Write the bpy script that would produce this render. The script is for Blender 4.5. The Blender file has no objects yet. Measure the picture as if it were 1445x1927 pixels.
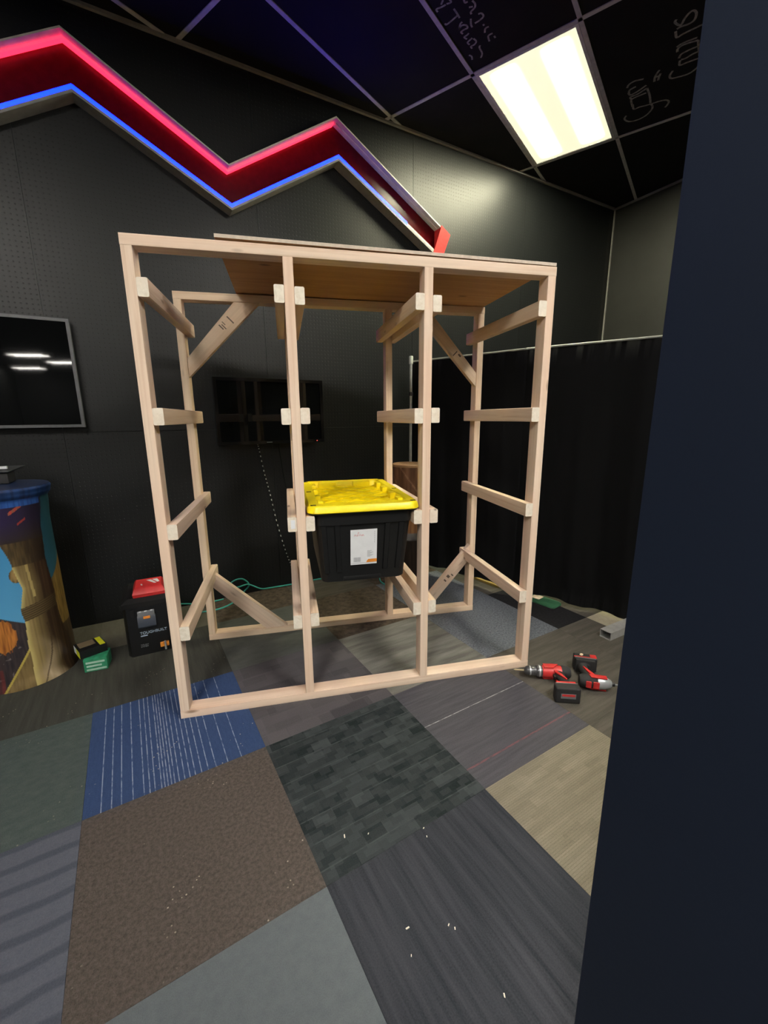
import bpy, bmesh, math, random
from mathutils import Matrix, Vector

random.seed(7)
scene = bpy.context.scene
COL = scene.collection
PI = math.pi

# ------------------------------------------------------------------ camera
cam_data = bpy.data.cameras.new('camera')
cam_data.sensor_fit = 'HORIZONTAL'
cam_data.sensor_width = 36.0
cam_data.lens = 19.7275
cam_data.clip_start = 0.02
cam = bpy.data.objects.new('camera', cam_data)
COL.objects.link(cam)
_r = Vector((0.9743936, -0.2247084, -0.0079470))
_u = Vector((0.0566563, 0.2111663, 0.9758068))
_f = Vector((0.2175938, 0.9512702, -0.2184902))
cam.matrix_world = Matrix(((_r.x, _u.x, -_f.x, 0.52018), (_r.y, _u.y, -_f.y, -1.77705), (_r.z, _u.z, -_f.z, 1.29224), (0, 0, 0, 1)))
scene.camera = cam

# ------------------------------------------------------------------ world, exposure
world = bpy.data.worlds.new('world')
scene.world = world
world.use_nodes = True
world.node_tree.nodes['Background'].inputs[0].default_value = (0.5, 0.55, 0.6, 1)
world.node_tree.nodes['Background'].inputs[1].default_value = 0.02
scene.view_settings.view_transform = 'Standard'
scene.view_settings.look = 'None'
scene.view_settings.gamma = 1.0
scene.view_settings.exposure = 0.2
scene.view_settings.use_curve_mapping = False

LAMP_MAIN = 115.0          # fixture in view
LAMP_ROOM = 180.0          # fixtures in the rest of the room, behind the camera
LED_BLUE = 30.0
LED_RED = 2.6

# ------------------------------------------------------------------ helpers
WM = {}


def place(o, M, parent=None):
    COL.objects.link(o)
    WM[o] = M.copy()
    if parent is not None:
        o.parent = parent
        o.matrix_basis = WM[parent].inverted() @ M
    else:
        o.matrix_basis = M
    return o


def T(x, y, z):
    return Matrix.Translation((x, y, z))


def Rz(a):
    return Matrix.Rotation(a, 4, 'Z')


def frame(origin, x, z):
    x = Vector(x).normalized()
    z = Vector(z)
    z = (z - x * z.dot(x)).normalized()
    y = z.cross(x)
    return Matrix(((x.x, y.x, z.x, origin[0]), (x.y, y.y, z.y, origin[1]), (x.z, y.z, z.z, origin[2]), (0, 0, 0, 1)))


def empty(name, M, label=None, cat=None, group=None, kind=None):
    o = bpy.data.objects.new(name, None)
    o.empty_display_size = 0.05
    place(o, M)
    tag(o, label, cat, group, kind)
    return o


def tag(o, label=None, cat=None, group=None, kind=None):
    if label:
        o['label'] = label
    if cat:
        o['category'] = cat
    if group:
        o['group'] = group
    if kind:
        o['kind'] = kind
    return o


def finish(bm, name, mats, M, parent=None, smooth=False, sharp=35):
    bmesh.ops.recalc_face_normals(bm, faces=bm.faces)
    me = bpy.data.meshes.new(name)
    if smooth:
        lim = math.radians(sharp)
        for e in bm.edges:
            if len(e.link_faces) == 2 and e.calc_face_angle(0) > lim:
                e.smooth = False
        for f in bm.faces:
            f.smooth = True
    bm.to_mesh(me)
    bm.free()
    for m in (mats if isinstance(mats, (list, tuple)) else [mats]):
        me.materials.append(m)
    o = bpy.data.objects.new(name, me)
    place(o, M, parent)
    return o


def add_box(bm, x0, x1, y0, y1, z0, z1, mi=0):
    vs = [bm.verts.new(p) for p in ((x0, y0, z0), (x1, y0, z0), (x1, y1, z0), (x0, y1, z0), (x0, y0, z1), (x1, y0, z1), (x1, y1, z1), (x0, y1, z1))]
    fs = [bm.faces.new([vs[i] for i in q]) for q in ((3, 2, 1, 0), (4, 5, 6, 7), (0, 1, 5, 4), (1, 2, 6, 5), (2, 3, 7, 6), (3, 0, 4, 7))]
    for f in fs:
        f.material_index = mi
    return vs, fs


def box(name, x0, x1, y0, y1, z0, z1, mat, M=None, parent=None, bevel=0.0, seg=2, centre=True):
    M = M if M is not None else Matrix.Identity(4)
    if centre:
        c = ((x0 + x1) / 2, (y0 + y1) / 2, (z0 + z1) / 2)
        M = M @ T(*c)
        x0, x1, y0, y1, z0, z1 = x0 - c[0], x1 - c[0], y0 - c[1], y1 - c[1], z0 - c[2], z1 - c[2]
    bm = bmesh.new()
    add_box(bm, x0, x1, y0, y1, z0, z1)
    if bevel:
        bmesh.ops.bevel(bm, geom=bm.edges[:], offset=bevel, segments=seg, profile=0.6, affect='EDGES')
    return finish(bm, name, mat, M, parent, smooth=bool(bevel), sharp=50)


def add_tube(bm, pts, r, n=8, mi=0, cap=True, closed=False):
    pts = [Vector(p) for p in pts]
    rings = []
    prev = None
    N = len(pts)
    for i, p in enumerate(pts):
        a = pts[i - 1] if i else pts[0]
        b = pts[i + 1] if i < N - 1 else pts[-1]
        t = (b - a).normalized()
        if prev is None:
            ref = Vector((0, 0, 1)) if abs(t.z) < 0.9 else Vector((1, 0, 0))
            s = t.cross(ref).normalized()
        else:
            s = (prev - t * prev.dot(t)).normalized()
        prev = s
        w = t.cross(s)
        rr = r[i] if isinstance(r, (list, tuple)) else r
        rings.append([bm.verts.new(p + (s * math.cos(2 * PI * k / n) + w * math.sin(2 * PI * k / n)) * rr) for k in range(n)])
    for i in range(N - 1):
        for k in range(n):
            f = bm.faces.new((rings[i][k], rings[i][(k + 1) % n], rings[i + 1][(k + 1) % n], rings[i + 1][k]))
            f.material_index = mi(i) if callable(mi) else mi
    if cap:
        for rg in (rings[0][::-1], rings[-1]):
            f = bm.faces.new(rg)
            f.material_index = mi(0) if callable(mi) else mi
    return rings


def smooth_path(pts, sub=6):
    pts = [Vector(p) for p in pts]
    out = []
    for i in range(len(pts) - 1):
        p0, p1, p2, p3 = pts[max(i - 1, 0)], pts[i], pts[i + 1], pts[min(i + 2, len(pts) - 1)]
        for k in range(sub):
            t = k / sub
            out.append(0.5 * ((2 * p1) + (p2 - p0) * t + (2 * p0 - 5 * p1 + 4 * p2 - p3) * t * t + (3 * p1 - p0 - 3 * p2 + p3) * t ** 3))
    out.append(pts[-1])
    return out


def tube(name, pts, r, mat, parent=None, n=10, M=None):
    M = M if M is not None else Matrix.Identity(4)
    bm = bmesh.new()
    c = Vector(pts[0])
    add_tube(bm, [Vector(p) - c for p in pts], r, n)
    return finish(bm, name, mat, M @ T(*c), parent, smooth=True)


def lathe(name, prof, mat, M, parent=None, n=32, sharp=35):
    bm = bmesh.new()
    rings = []
    for r, z in prof:
        rings.append([bm.verts.new((r * math.cos(2 * PI * k / n), r * math.sin(2 * PI * k / n), z)) for k in range(n)])
    for a, b in zip(rings, rings[1:]):
        for k in range(n):
            bm.faces.new((a[k], a[(k + 1) % n], b[(k + 1) % n], b[k]))
    bm.faces.new(rings[0][::-1])
    bm.faces.new(rings[-1])
    return finish(bm, name, mat, M, parent, smooth=True, sharp=sharp)


def prism(name, poly, h0, h1, mat, M, parent=None, bevel=0.0, seg=2, ends=None):
    """polygon in local xy extruded along local z"""
    bm = bmesh.new()
    lo = [bm.verts.new((x, y, h0)) for x, y in poly]
    hi = [bm.verts.new((x, y, h1)) for x, y in poly]
    n = len(poly)
    bm.faces.new(lo[::-1])
    bm.faces.new(hi)
    for i in range(n):
        bm.faces.new((lo[i], lo[(i + 1) % n], hi[(i + 1) % n], hi[i]))
    if bevel:
        bmesh.ops.bevel(bm, geom=bm.edges[:], offset=bevel, segments=seg, profile=0.6, affect='EDGES')
    return finish(bm, name, mat, M, parent, smooth=bool(bevel), sharp=50)


def rrect(hx, hy, r, n=5):
    out = []
    for cx, cy, a0 in ((hx - r, hy - r, 0), (-hx + r, hy - r, PI / 2), (-hx + r, -hy + r, PI), (hx - r, -hy + r, 1.5 * PI)):
        for k in range(n + 1):
            a = a0 + PI / 2 * k / n
            out.append((cx + r * math.cos(a), cy + r * math.sin(a)))
    return out


def loft(name, loops, mat, M, parent=None, cap0=True, cap1=True, sharp=35):
    """loops: list of lists of 3D points, equal counts"""
    bm = bmesh.new()
    R = [[bm.verts.new(p) for p in lp] for lp in loops]
    n = len(R[0])
    for a, b in zip(R, R[1:]):
        for k in range(n):
            bm.faces.new((a[k], a[(k + 1) % n], b[(k + 1) % n], b[k]))
    if cap0:
        bm.faces.new(R[0][::-1])
    if cap1:
        bm.faces.new(R[-1])
    return finish(bm, name, mat, M, parent, smooth=True, sharp=sharp)


def text_mesh(name, body, size, mat, M, parent, extrude=0.0006, align='LEFT'):
    cu = bpy.data.curves.new(name, 'FONT')
    cu.body = body
    cu.size = size
    cu.extrude = extrude
    cu.align_x = align
    tmp = bpy.data.objects.new(name + '_tmp', cu)
    COL.objects.link(tmp)
    dg = bpy.context.evaluated_depsgraph_get()
    me = bpy.data.meshes.new_from_object(tmp.evaluated_get(dg))
    bpy.data.objects.remove(tmp)
    me.materials.clear()
    me.materials.append(mat)
    o = bpy.data.objects.new(name, me)
    place(o, M, parent)
    return o


def clip_poly(poly, planes):
    """planes: (nx, ny, d) keep nx*x+ny*y <= d"""
    for nx, ny, d in planes:
        out = []
        for i in range(len(poly)):
            a, b = poly[i], poly[(i + 1) % len(poly)]
            da, db = nx * a[0] + ny * a[1] - d, nx * b[0] + ny * b[1] - d
            if da <= 0:
                out.append(a)
            if (da < 0 < db) or (db < 0 < da):
                t = da / (da - db)
                out.append((a[0] + (b[0] - a[0]) * t, a[1] + (b[1] - a[1]) * t))
        poly = out
        if len(poly) < 3:
            return []
    return poly


def area2(poly):
    return abs(sum(poly[i][0] * poly[(i + 1) % len(poly)][1] - poly[(i + 1) % len(poly)][0] * poly[i][1] for i in range(len(poly)))) / 2


# ------------------------------------------------------------------ materials
class NT:
    def __init__(self, name):
        self.m = bpy.data.materials.new(name)
        self.m.use_nodes = True
        self.t = self.m.node_tree
        self.b = self.t.nodes['Principled BSDF']
        self.co = None

    def node(self, typ, **kw):
        n = self.t.nodes.new(typ)
        for k, v in kw.items():
            setattr(n, k, v)
        return n

    def link(self, a, b):
        self.t.links.new(a, b)

    def obj(self):
        if self.co is None:
            self.co = self.node('ShaderNodeTexCoord').outputs['Object']
        return self.co

    def mapping(self, scale, src=None, loc=None):
        n = self.node('ShaderNodeMapping')
        n.inputs['Scale'].default_value = scale
        if loc is not None:
            n.inputs['Location'].default_value = loc
        self.link(src or self.obj(), n.inputs['Vector'])
        return n.outputs[0]

    def noise(self, vec, scale=1.0, detail=3, rough=0.55, dist=0.0):
        n = self.node('ShaderNodeTexNoise')
        n.inputs['Scale'].default_value = scale
        n.inputs['Detail'].default_value = detail
        n.inputs['Roughness'].default_value = rough
        n.inputs['Distortion'].default_value = dist
        self.link(vec, n.inputs['Vector'])
        return n.outputs['Fac']

    def ramp(self, fac, stops, interp='LINEAR'):
        n = self.node('ShaderNodeValToRGB')
        cr = n.color_ramp
        cr.interpolation = interp
        while len(cr.elements) < len(stops):
            cr.elements.new(0.5)
        for e, (p, c) in zip(cr.elements, stops):
            e.position = p
            e.color = (*c, 1) if len(c) == 3 else c
        self.link(fac, n.inputs[0])
        return n.outputs[0]

    def math(self, op, a, b=None, c=None):
        n = self.node('ShaderNodeMath', operation=op)
        for i, v in enumerate((a, b, c)):
            if v is None:
                continue
            if isinstance(v, (int, float)):
                n.inputs[i].default_value = v
            else:
                self.link(v, n.inputs[i])
        return n.outputs[0]

    def mix(self, fac, a, b):
        n = self.node('ShaderNodeMix', data_type='RGBA')
        for i, v in ((0, fac), (6, a), (7, b)):
            if isinstance(v, (int, float)):
                n.inputs[i].default_value = v
            elif isinstance(v, (tuple, list)):
                n.inputs[i].default_value = (*v, 1) if len(v) == 3 else v
            else:
                self.link(v, n.inputs[i])
        return n.outputs[2]

    def xyz(self, vec=None):
        n = self.node('ShaderNodeSeparateXYZ')
        self.link(vec or self.obj(), n.inputs[0])
        return n.outputs

    def color(self, c):
        if isinstance(c, (tuple, list)):
            self.b.inputs['Base Color'].default_value = (*c, 1)
        else:
            self.link(c, self.b.inputs['Base Color'])
        return self

    def set(self, rough=None, metal=None, spec=None, coat=None):
        if rough is not None:
            self.b.inputs['Roughness'].default_value = rough
        if metal is not None:
            self.b.inputs['Metallic'].default_value = metal
        if spec is not None:
            self.b.inputs['Specular IOR Level'].default_value = spec
        if coat is not None:
            self.b.inputs['Coat Weight'].default_value = coat
        return self

    def bump(self, h, strength=0.3, dist=0.002):
        n = self.node('ShaderNodeBump')
        n.inputs['Strength'].default_value = strength
        n.inputs['Distance'].default_value = dist
        self.link(h, n.inputs['Height'])
        self.link(n.outputs[0], self.b.inputs['Normal'])
        return self

    def emit(self, c, s):
        self.b.inputs['Emission Color'].default_value = (*c, 1)
        self.b.inputs['Emission Strength'].default_value = s
        return self


def plain(name, c, rough=0.5, metal=0.0, spec=0.5, var=0.12, scale=25.0):
    t = NT(name)
    f = t.noise(t.obj(), scale, 3)
    lo = tuple(max(0, v * (1 - var)) for v in c)
    hi = tuple(min(1, v * (1 + var)) for v in c)
    t.color(t.ramp(f, [(0.3, lo), (0.7, hi)])).set(rough, metal, spec)
    return t.m


def wood(name, base, dark, tint=0.0):
    t = NT(name)
    oi = t.node('ShaderNodeObjectInfo')
    off = t.node('ShaderNodeVectorMath', operation='SCALE')
    cmb = t.node('ShaderNodeCombineXYZ')
    for k in range(3):
        t.link(oi.outputs['Random'], cmb.inputs[k])
    t.link(cmb.outputs[0], off.inputs[0])
    off.inputs['Scale'].default_value = 37.0
    add = t.node('ShaderNodeVectorMath', operation='ADD')
    t.link(t.obj(), add.inputs[0])
    t.link(off.outputs[0], add.inputs[1])
    v = add.outputs[0]
    g = t.noise(t.mapping((1.3, 55, 55), v), 1.0, 4, 0.6, 0.6)
    col = t.ramp(g, [(0.28, dark), (0.5, base), (0.75, tuple(min(1, c * 1.12) for c in base))])
    big = t.noise(t.mapping((2.0, 9, 9), v), 1.0, 2)
    col = t.mix(t.ramp(big, [(0.4, (0, 0, 0)), (0.65, (0.45, 0.45, 0.45))]), col, (base[0] * 1.02, base[1] * 0.88, base[2] * 0.83))
    # sparse knots
    vo = t.node('ShaderNodeTexVoronoi')
    vo.inputs['Scale'].default_value = 1.0
    t.link(t.mapping((4.5, 16, 16), v), vo.inputs['Vector'])
    sel = t.math('GREATER_THAN', t.xyz(vo.outputs['Color'])[0], 0.72)
    kn = t.ramp(vo.outputs['Distance'], [(0.05, (1, 1, 1)), (0.16, (0, 0, 0))])
    kf = t.math('MULTIPLY', t.math('MULTIPLY', kn, sel), 0.75)
    col = t.mix(kf, col, (0.20, 0.095, 0.04))
    t.color(col).set(0.62, spec=0.3).bump(g, 0.12, 0.002)
    return t.m


M_WOOD = wood('pine_lumber', (0.78, 0.62, 0.48), (0.66, 0.47, 0.33))
M_WOOD2 = wood('pine_lumber_pale', (0.77, 0.61, 0.44), (0.66, 0.47, 0.30))
M_END = wood('pine_end_grain', (0.80, 0.74, 0.62), (0.70, 0.62, 0.48))


def ply_mat():
    t = NT('plywood')
    g = t.noise(t.mapping((2, 26, 26)), 1.0, 4, 0.6, 0.8)
    col = t.ramp(g, [(0.3, (0.40, 0.22, 0.095)), (0.7, (0.52, 0.30, 0.14))])
    vo = t.node('ShaderNodeTexVoronoi')
    vo.inputs['Scale'].default_value = 1.0
    t.link(t.mapping((4, 9, 1)), vo.inputs['Vector'])
    kn = t.ramp(vo.outputs['Distance'], [(0.05, (0.8, 0.8, 0.8)), (0.13, (0, 0, 0))])
    col = t.mix(kn, col, (0.13, 0.06, 0.03))
    t.color(col).set(0.6, spec=0.3)
    return t.m


M_PLY = ply_mat()
M_PLYEDGE = plain('plywood_edge', (0.62, 0.52, 0.42), 0.7, scale=60)
M_BLACK = plain('black_plastic', (0.0075, 0.008, 0.0085), 0.42)
M_BLACKMATTE = plain('black_matte', (0.012, 0.012, 0.0125), 0.8, spec=0.2)
M_RUBBER = plain('dark_rubber', (0.02, 0.02, 0.021), 0.7)
M_RED = plain('red_plastic', (0.62, 0.035, 0.035), 0.42)
M_WHITE = plain('white_print', (0.8, 0.82, 0.84), 0.5, var=0.03)
M_GREY = plain('grey_plastic', (0.16, 0.17, 0.18), 0.45)
M_SILVER = plain('satin_metal', (0.50, 0.52, 0.54), 0.35, metal=0.45)
M_DARKMETAL = plain('dark_metal', (0.10, 0.10, 0.105), 0.3, metal=0.4)
M_BRASS = plain('drill_bit_metal', (0.62, 0.52, 0.30), 0.35, metal=0.4)
M_YELLOW = plain('yellow_plastic', (0.97, 0.78, 0.006), 0.38, var=0.04)
M_YELLOW2 = plain('yellow_print', (0.72, 0.72, 0.03), 0.5)
M_ORANGE = plain('orange_print', (0.85, 0.30, 0.04), 0.5)
M_GREEN = plain('green_card', (0.03, 0.26, 0.13), 0.5, var=0.3, scale=40)
M_PALEGREEN = plain('pale_green_print', (0.40, 0.62, 0.50), 0.5)
M_LATCH = plain('slate_blue_plastic', (0.045, 0.055, 0.075), 0.4)
M_PRINT = plain('pale_blue_print', (0.36, 0.45, 0.55), 0.5)
M_TEAL = plain('teal_cable', (0.06, 0.42, 0.36), 0.5)
M_CHALK = plain('chalk', (0.36, 0.34, 0.31), 0.9, var=0.4, scale=60)


def wall_mat():
    t = NT('black_pegboard')
    x, y, z = t.xyz()
    fx = t.math('SUBTRACT', t.math('FRACT', t.math('MULTIPLY', x, 1 / 0.0254)), 0.5)
    fz = t.math('SUBTRACT', t.math('FRACT', t.math('MULTIPLY', z, 1 / 0.0254)), 0.5)
    d = t.math('SQRT', t.math('ADD', t.math('MULTIPLY', fx, fx), t.math('MULTIPLY', fz, fz)))
    hole = t.ramp(d, [(0.09, (1, 1, 1)), (0.15, (0, 0, 0))])
    n = t.noise(t.obj(), 3.0, 4)
    col = t.ramp(n, [(0.35, (0.0075, 0.0086, 0.0096)), (0.7, (0.0100, 0.0112, 0.0120))])
    t.color(t.mix(hole, col, (0.005, 0.005, 0.005))).set(0.43, spec=0.42)
    inv = t.math('MULTIPLY', hole, -1.0)
    fine = t.noise(t.obj(), 220.0, 2)
    t.bump(t.math('ADD', inv, t.math('MULTIPLY', fine, 0.15)), 0.5, 0.002)
    return t.m


M_WALL = wall_mat()
M_WALLPLAIN = plain('black_wall_paint', (0.022, 0.0225, 0.021), 0.5, scale=6)
M_TRIM = plain('grey_angle_trim', (0.30, 0.29, 0.27), 0.5)
M_TBAR = plain('ceiling_bar_grey', (0.62, 0.60, 0.57), 0.5)


def ceil_mat():
    t = NT('black_ceiling_tile')
    n = t.noise(t.obj(), 160.0, 3)
    b = t.noise(t.obj(), 4.0, 3)
    t.color(t.ramp(b, [(0.3, (0.0095, 0.009, 0.0088)), (0.7, (0.014, 0.0135, 0.0125))])).set(0.8, spec=0.25).bump(n, 0.25, 0.001)
    return t.m


M_CEIL = ceil_mat()


def navy_mat():
    t = NT('navy_wall_paint')
    n = t.noise(t.obj(), 2.2, 4)
    col = t.ramp(n, [(0.3, (0.0074, 0.0120, 0.0245)), (0.7, (0.0095, 0.0150, 0.0295))])
    vo = t.node('ShaderNodeTexVoronoi')
    vo.inputs['Scale'].default_value = 1.0
    t.link(t.mapping((9, 9, 6)), vo.inputs['Vector'])
    sel = t.math('GREATER_THAN', t.xyz(vo.outputs['Color'])[1], 0.8)
    sp = t.math('MULTIPLY', t.ramp(vo.outputs['Distance'], [(0.02, (1, 1, 1)), (0.045, (0, 0, 0))]), sel)
    col = t.mix(t.math('MULTIPLY', sp, 0.5), col, (0.25, 0.25, 0.26))
    t.color(col).set(0.6, spec=0.25).bump(t.noise(t.obj(), 120.0, 3), 0.15, 0.001)
    return t.m


M_NAVY = navy_mat()


def emis_mat(name, c, s, base=(0.8, 0.8, 0.8)):
    t = NT(name)
    t.color(base).set(0.4)
    n = t.noise(t.obj(), 8.0, 1)
    t.link(t.ramp(n, [(0.0, tuple(v * 0.97 for v in c)), (1.0, c)]), t.b.inputs['Emission Color'])
    t.b.inputs['Emission Strength'].default_value = s
    return t.m


def lens_mat(name, c, s):
    """prismatic lens: two tubes show through as brighter bands along its length (local y)"""
    t = NT(name)
    t.color((0.8, 0.8, 0.78)).set(0.4)
    x, y, z = t.xyz()
    bands = None
    for cx in (-0.15, 0.16):
        d = t.math('ABSOLUTE', t.math('SUBTRACT', x, cx))
        b = t.math('POWER', t.ramp(d, [(0.03, (1, 1, 1)), (0.125, (0, 0, 0))]), 6.0)
        bands = b if bands is None else t.math('MAXIMUM', bands, b)
    ends = t.ramp(t.math('ABSOLUTE', y), [(0.50, (1, 1, 1)), (0.56, (0.0, 0.0, 0.0))])
    k = t.math('ADD', t.math('MULTIPLY', t.math('MULTIPLY', bands, ends), 1.0 * s), 0.85)
    t.b.inputs['Emission Color'].default_value = (*c, 1)
    t.link(k, t.b.inputs['Emission Strength'])
    return t.m


CARPET_GAIN = 1.65
# carpet materials: local x = along the back wall, local y = towards it
def carpet(name, lo, hi, scale=(60, 60, 60), bump=0.6, extra=None, fine=260.0, speck=0.0, detail=3):
    t = NT('carpet_' + name)
    n = t.noise(t.mapping(scale), 1.0, detail, 0.65)
    col = t.ramp(n, [(0.32, lo), (0.68, hi)])
    if extra:
        col = extra(t, col)
    f = t.noise(t.obj(), fine, 2)
    col = t.mix(0.35, col, t.mix(f, tuple(v * 0.45 for v in lo), tuple(v * 1.55 for v in hi)))
    if speck:
        vo = t.node('ShaderNodeTexVoronoi')
        vo.inputs['Scale'].default_value = 1.0
        t.link(t.mapping((55, 55, 5)), vo.inputs['Vector'])
        dust = t.noise(t.mapping((5, 5, 5), loc=(1.7, 0.3, 0)), 1.0, 2)
        s = t.math('MULTIPLY', t.ramp(vo.outputs['Distance'], [(0.08, (1, 1, 1)), (0.16, (0, 0, 0))]), t.ramp(dust, [(0.58, (0, 0, 0)), (0.68, (1, 1, 1))]))
        col = t.mix(t.math('MULTIPLY', s, speck), col, (0.42, 0.36, 0.27))
    g = t.node('ShaderNodeVectorMath', operation='SCALE')
    t.link(col, g.inputs[0])
    g.inputs['Scale'].default_value = CARPET_GAIN
    col = g.outputs[0]
    h = t.math('ADD', t.math('MULTIPLY', f, 0.5), n)
    t.color(col).set(0.95, spec=0.1).bump(h, bump, 0.004)
    return t.m


def lines_x(t, col, pos, w, c, k=0.8, axis=0, dash=None):
    x = t.xyz()[axis]
    acc = None
    for p in pos:
        b = t.math('LESS_THAN', t.math('ABSOLUTE', t.math('SUBTRACT', x, p)), w)
        acc = b if acc is None else t.math('MAXIMUM', acc, b)
    sc = (14, 90, 1) if axis == 0 else (90, 14, 1)
    n = t.noise(t.mapping((90, 35, 1) if axis == 0 else (35, 90, 1)), 1.0, 2)
    acc = t.math('MULTIPLY', acc, t.ramp(n, [(0.35, (0.15, 0.15, 0.15)), (0.55, (1, 1, 1))]))
    return t.mix(t.math('MULTIPLY', acc, k), col, c)


TS = 0.61
BLUE_POS = [(-0.914, -0.864, -0.816, -0.759, -0.703, -0.673, -0.646, -0.612, -0.595, -0.578, -0.56, -0.542, -0.518, -0.488, -0.459, -0.429, -0.393, -0.355, -0.31, -0.239, -0.156)]
BLUE_POS = [(p + 0.5) * TS for p in BLUE_POS[0]]


def brick_extra(c1, c2, mortar, bw, rh, msz, k=0.8):
    def fn(t, col):
        b = t.node('ShaderNodeTexBrick')
        b.offset = 0.37
        b.inputs['Color1'].default_value = (*c1, 1)
        b.inputs['Color2'].default_value = (*c2, 1)
        b.inputs['Mortar'].default_value = (*mortar, 1)
        b.inputs['Scale'].default_value = 1.0
        b.inputs['Mortar Size'].default_value = msz
        b.inputs['Brick Width'].default_value = bw
        b.inputs['Row Height'].default_value = rh
        t.link(t.mapping((1, 1, 1), loc=(3.0, 2.0, 0)), b.inputs['Vector'])
        b2 = t.node('ShaderNodeTexBrick')
        b2.offset = 0.6
        b2.inputs['Color1'].default_value = (*c1, 1)
        b2.inputs['Color2'].default_value = (*c2, 1)
        b2.inputs['Mortar'].default_value = (*c1, 1)
        b2.inputs['Scale'].default_value = 1.0
        b2.inputs['Mortar Size'].default_value = 0.0
        b2.inputs['Brick Width'].default_value = bw * 0.57
        b2.inputs['Row Height'].default_value = rh * 0.5
        t.link(t.mapping((1, 1, 1), loc=(5.3, 4.1, 0)), b2.inputs['Vector'])
        return t.mix(k, col, t.mix(0.4, b.outputs['Color'], b2.outputs['Color']))
    return fn


def wave_extra(c, spacing):
    def fn(t, col):
        x, y, z = t.xyz()
        n = t.noise(t.mapping((3.5, 1.2, 1)), 1.0, 2)
        ph = t.math('ADD', t.math('MULTIPLY', y, 2 * PI / spacing), t.math('MULTIPLY', n, 5.0))
        s = t.math('SINE', ph)
        return t.mix(t.ramp(s, [(0.35, (0, 0, 0)), (0.85, (0.85, 0.85, 0.85))]), col, c)
    return fn


def check_extra(t, col):
    col = brick_extra((0.0040, 0.0058, 0.0062), (0.054, 0.060, 0.061), (0.02, 0.024, 0.025), 0.072, 0.0435, 0.0, 0.85)(t, col)
    return lines_x(t, col, [-0.2617 + 0.0872 * q for q in range(7)], 0.0022, (0.055, 0.062, 0.062), 0.7, axis=1)


def rib_extra(t, col):
    col = brick_extra((0.060, 0.050, 0.032), (0.190, 0.170, 0.130), (0.10, 0.09, 0.065), 0.15, 0.036, 0.0, 0.5)(t, col)
    y = t.xyz()[1]
    s = t.math('SINE', t.math('MULTIPLY', y, 2 * PI / 0.0078))
    return t.mix(t.ramp(s, [(0.4, (0, 0, 0)), (0.9, (0.42, 0.42, 0.42))]), col, (0.045, 0.038, 0.026))


def purple_extra(t, col):
    col = lines_x(t, col, [(0.5 - 0.413) * TS], 0.0022, (0.35, 0.36, 0.35), 0.75, axis=1)
    col = lines_x(t, col, [(0.5 - 0.845) * TS], 0.004, (0.16, 0.05, 0.055), 0.8, axis=1)
    return col


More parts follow.
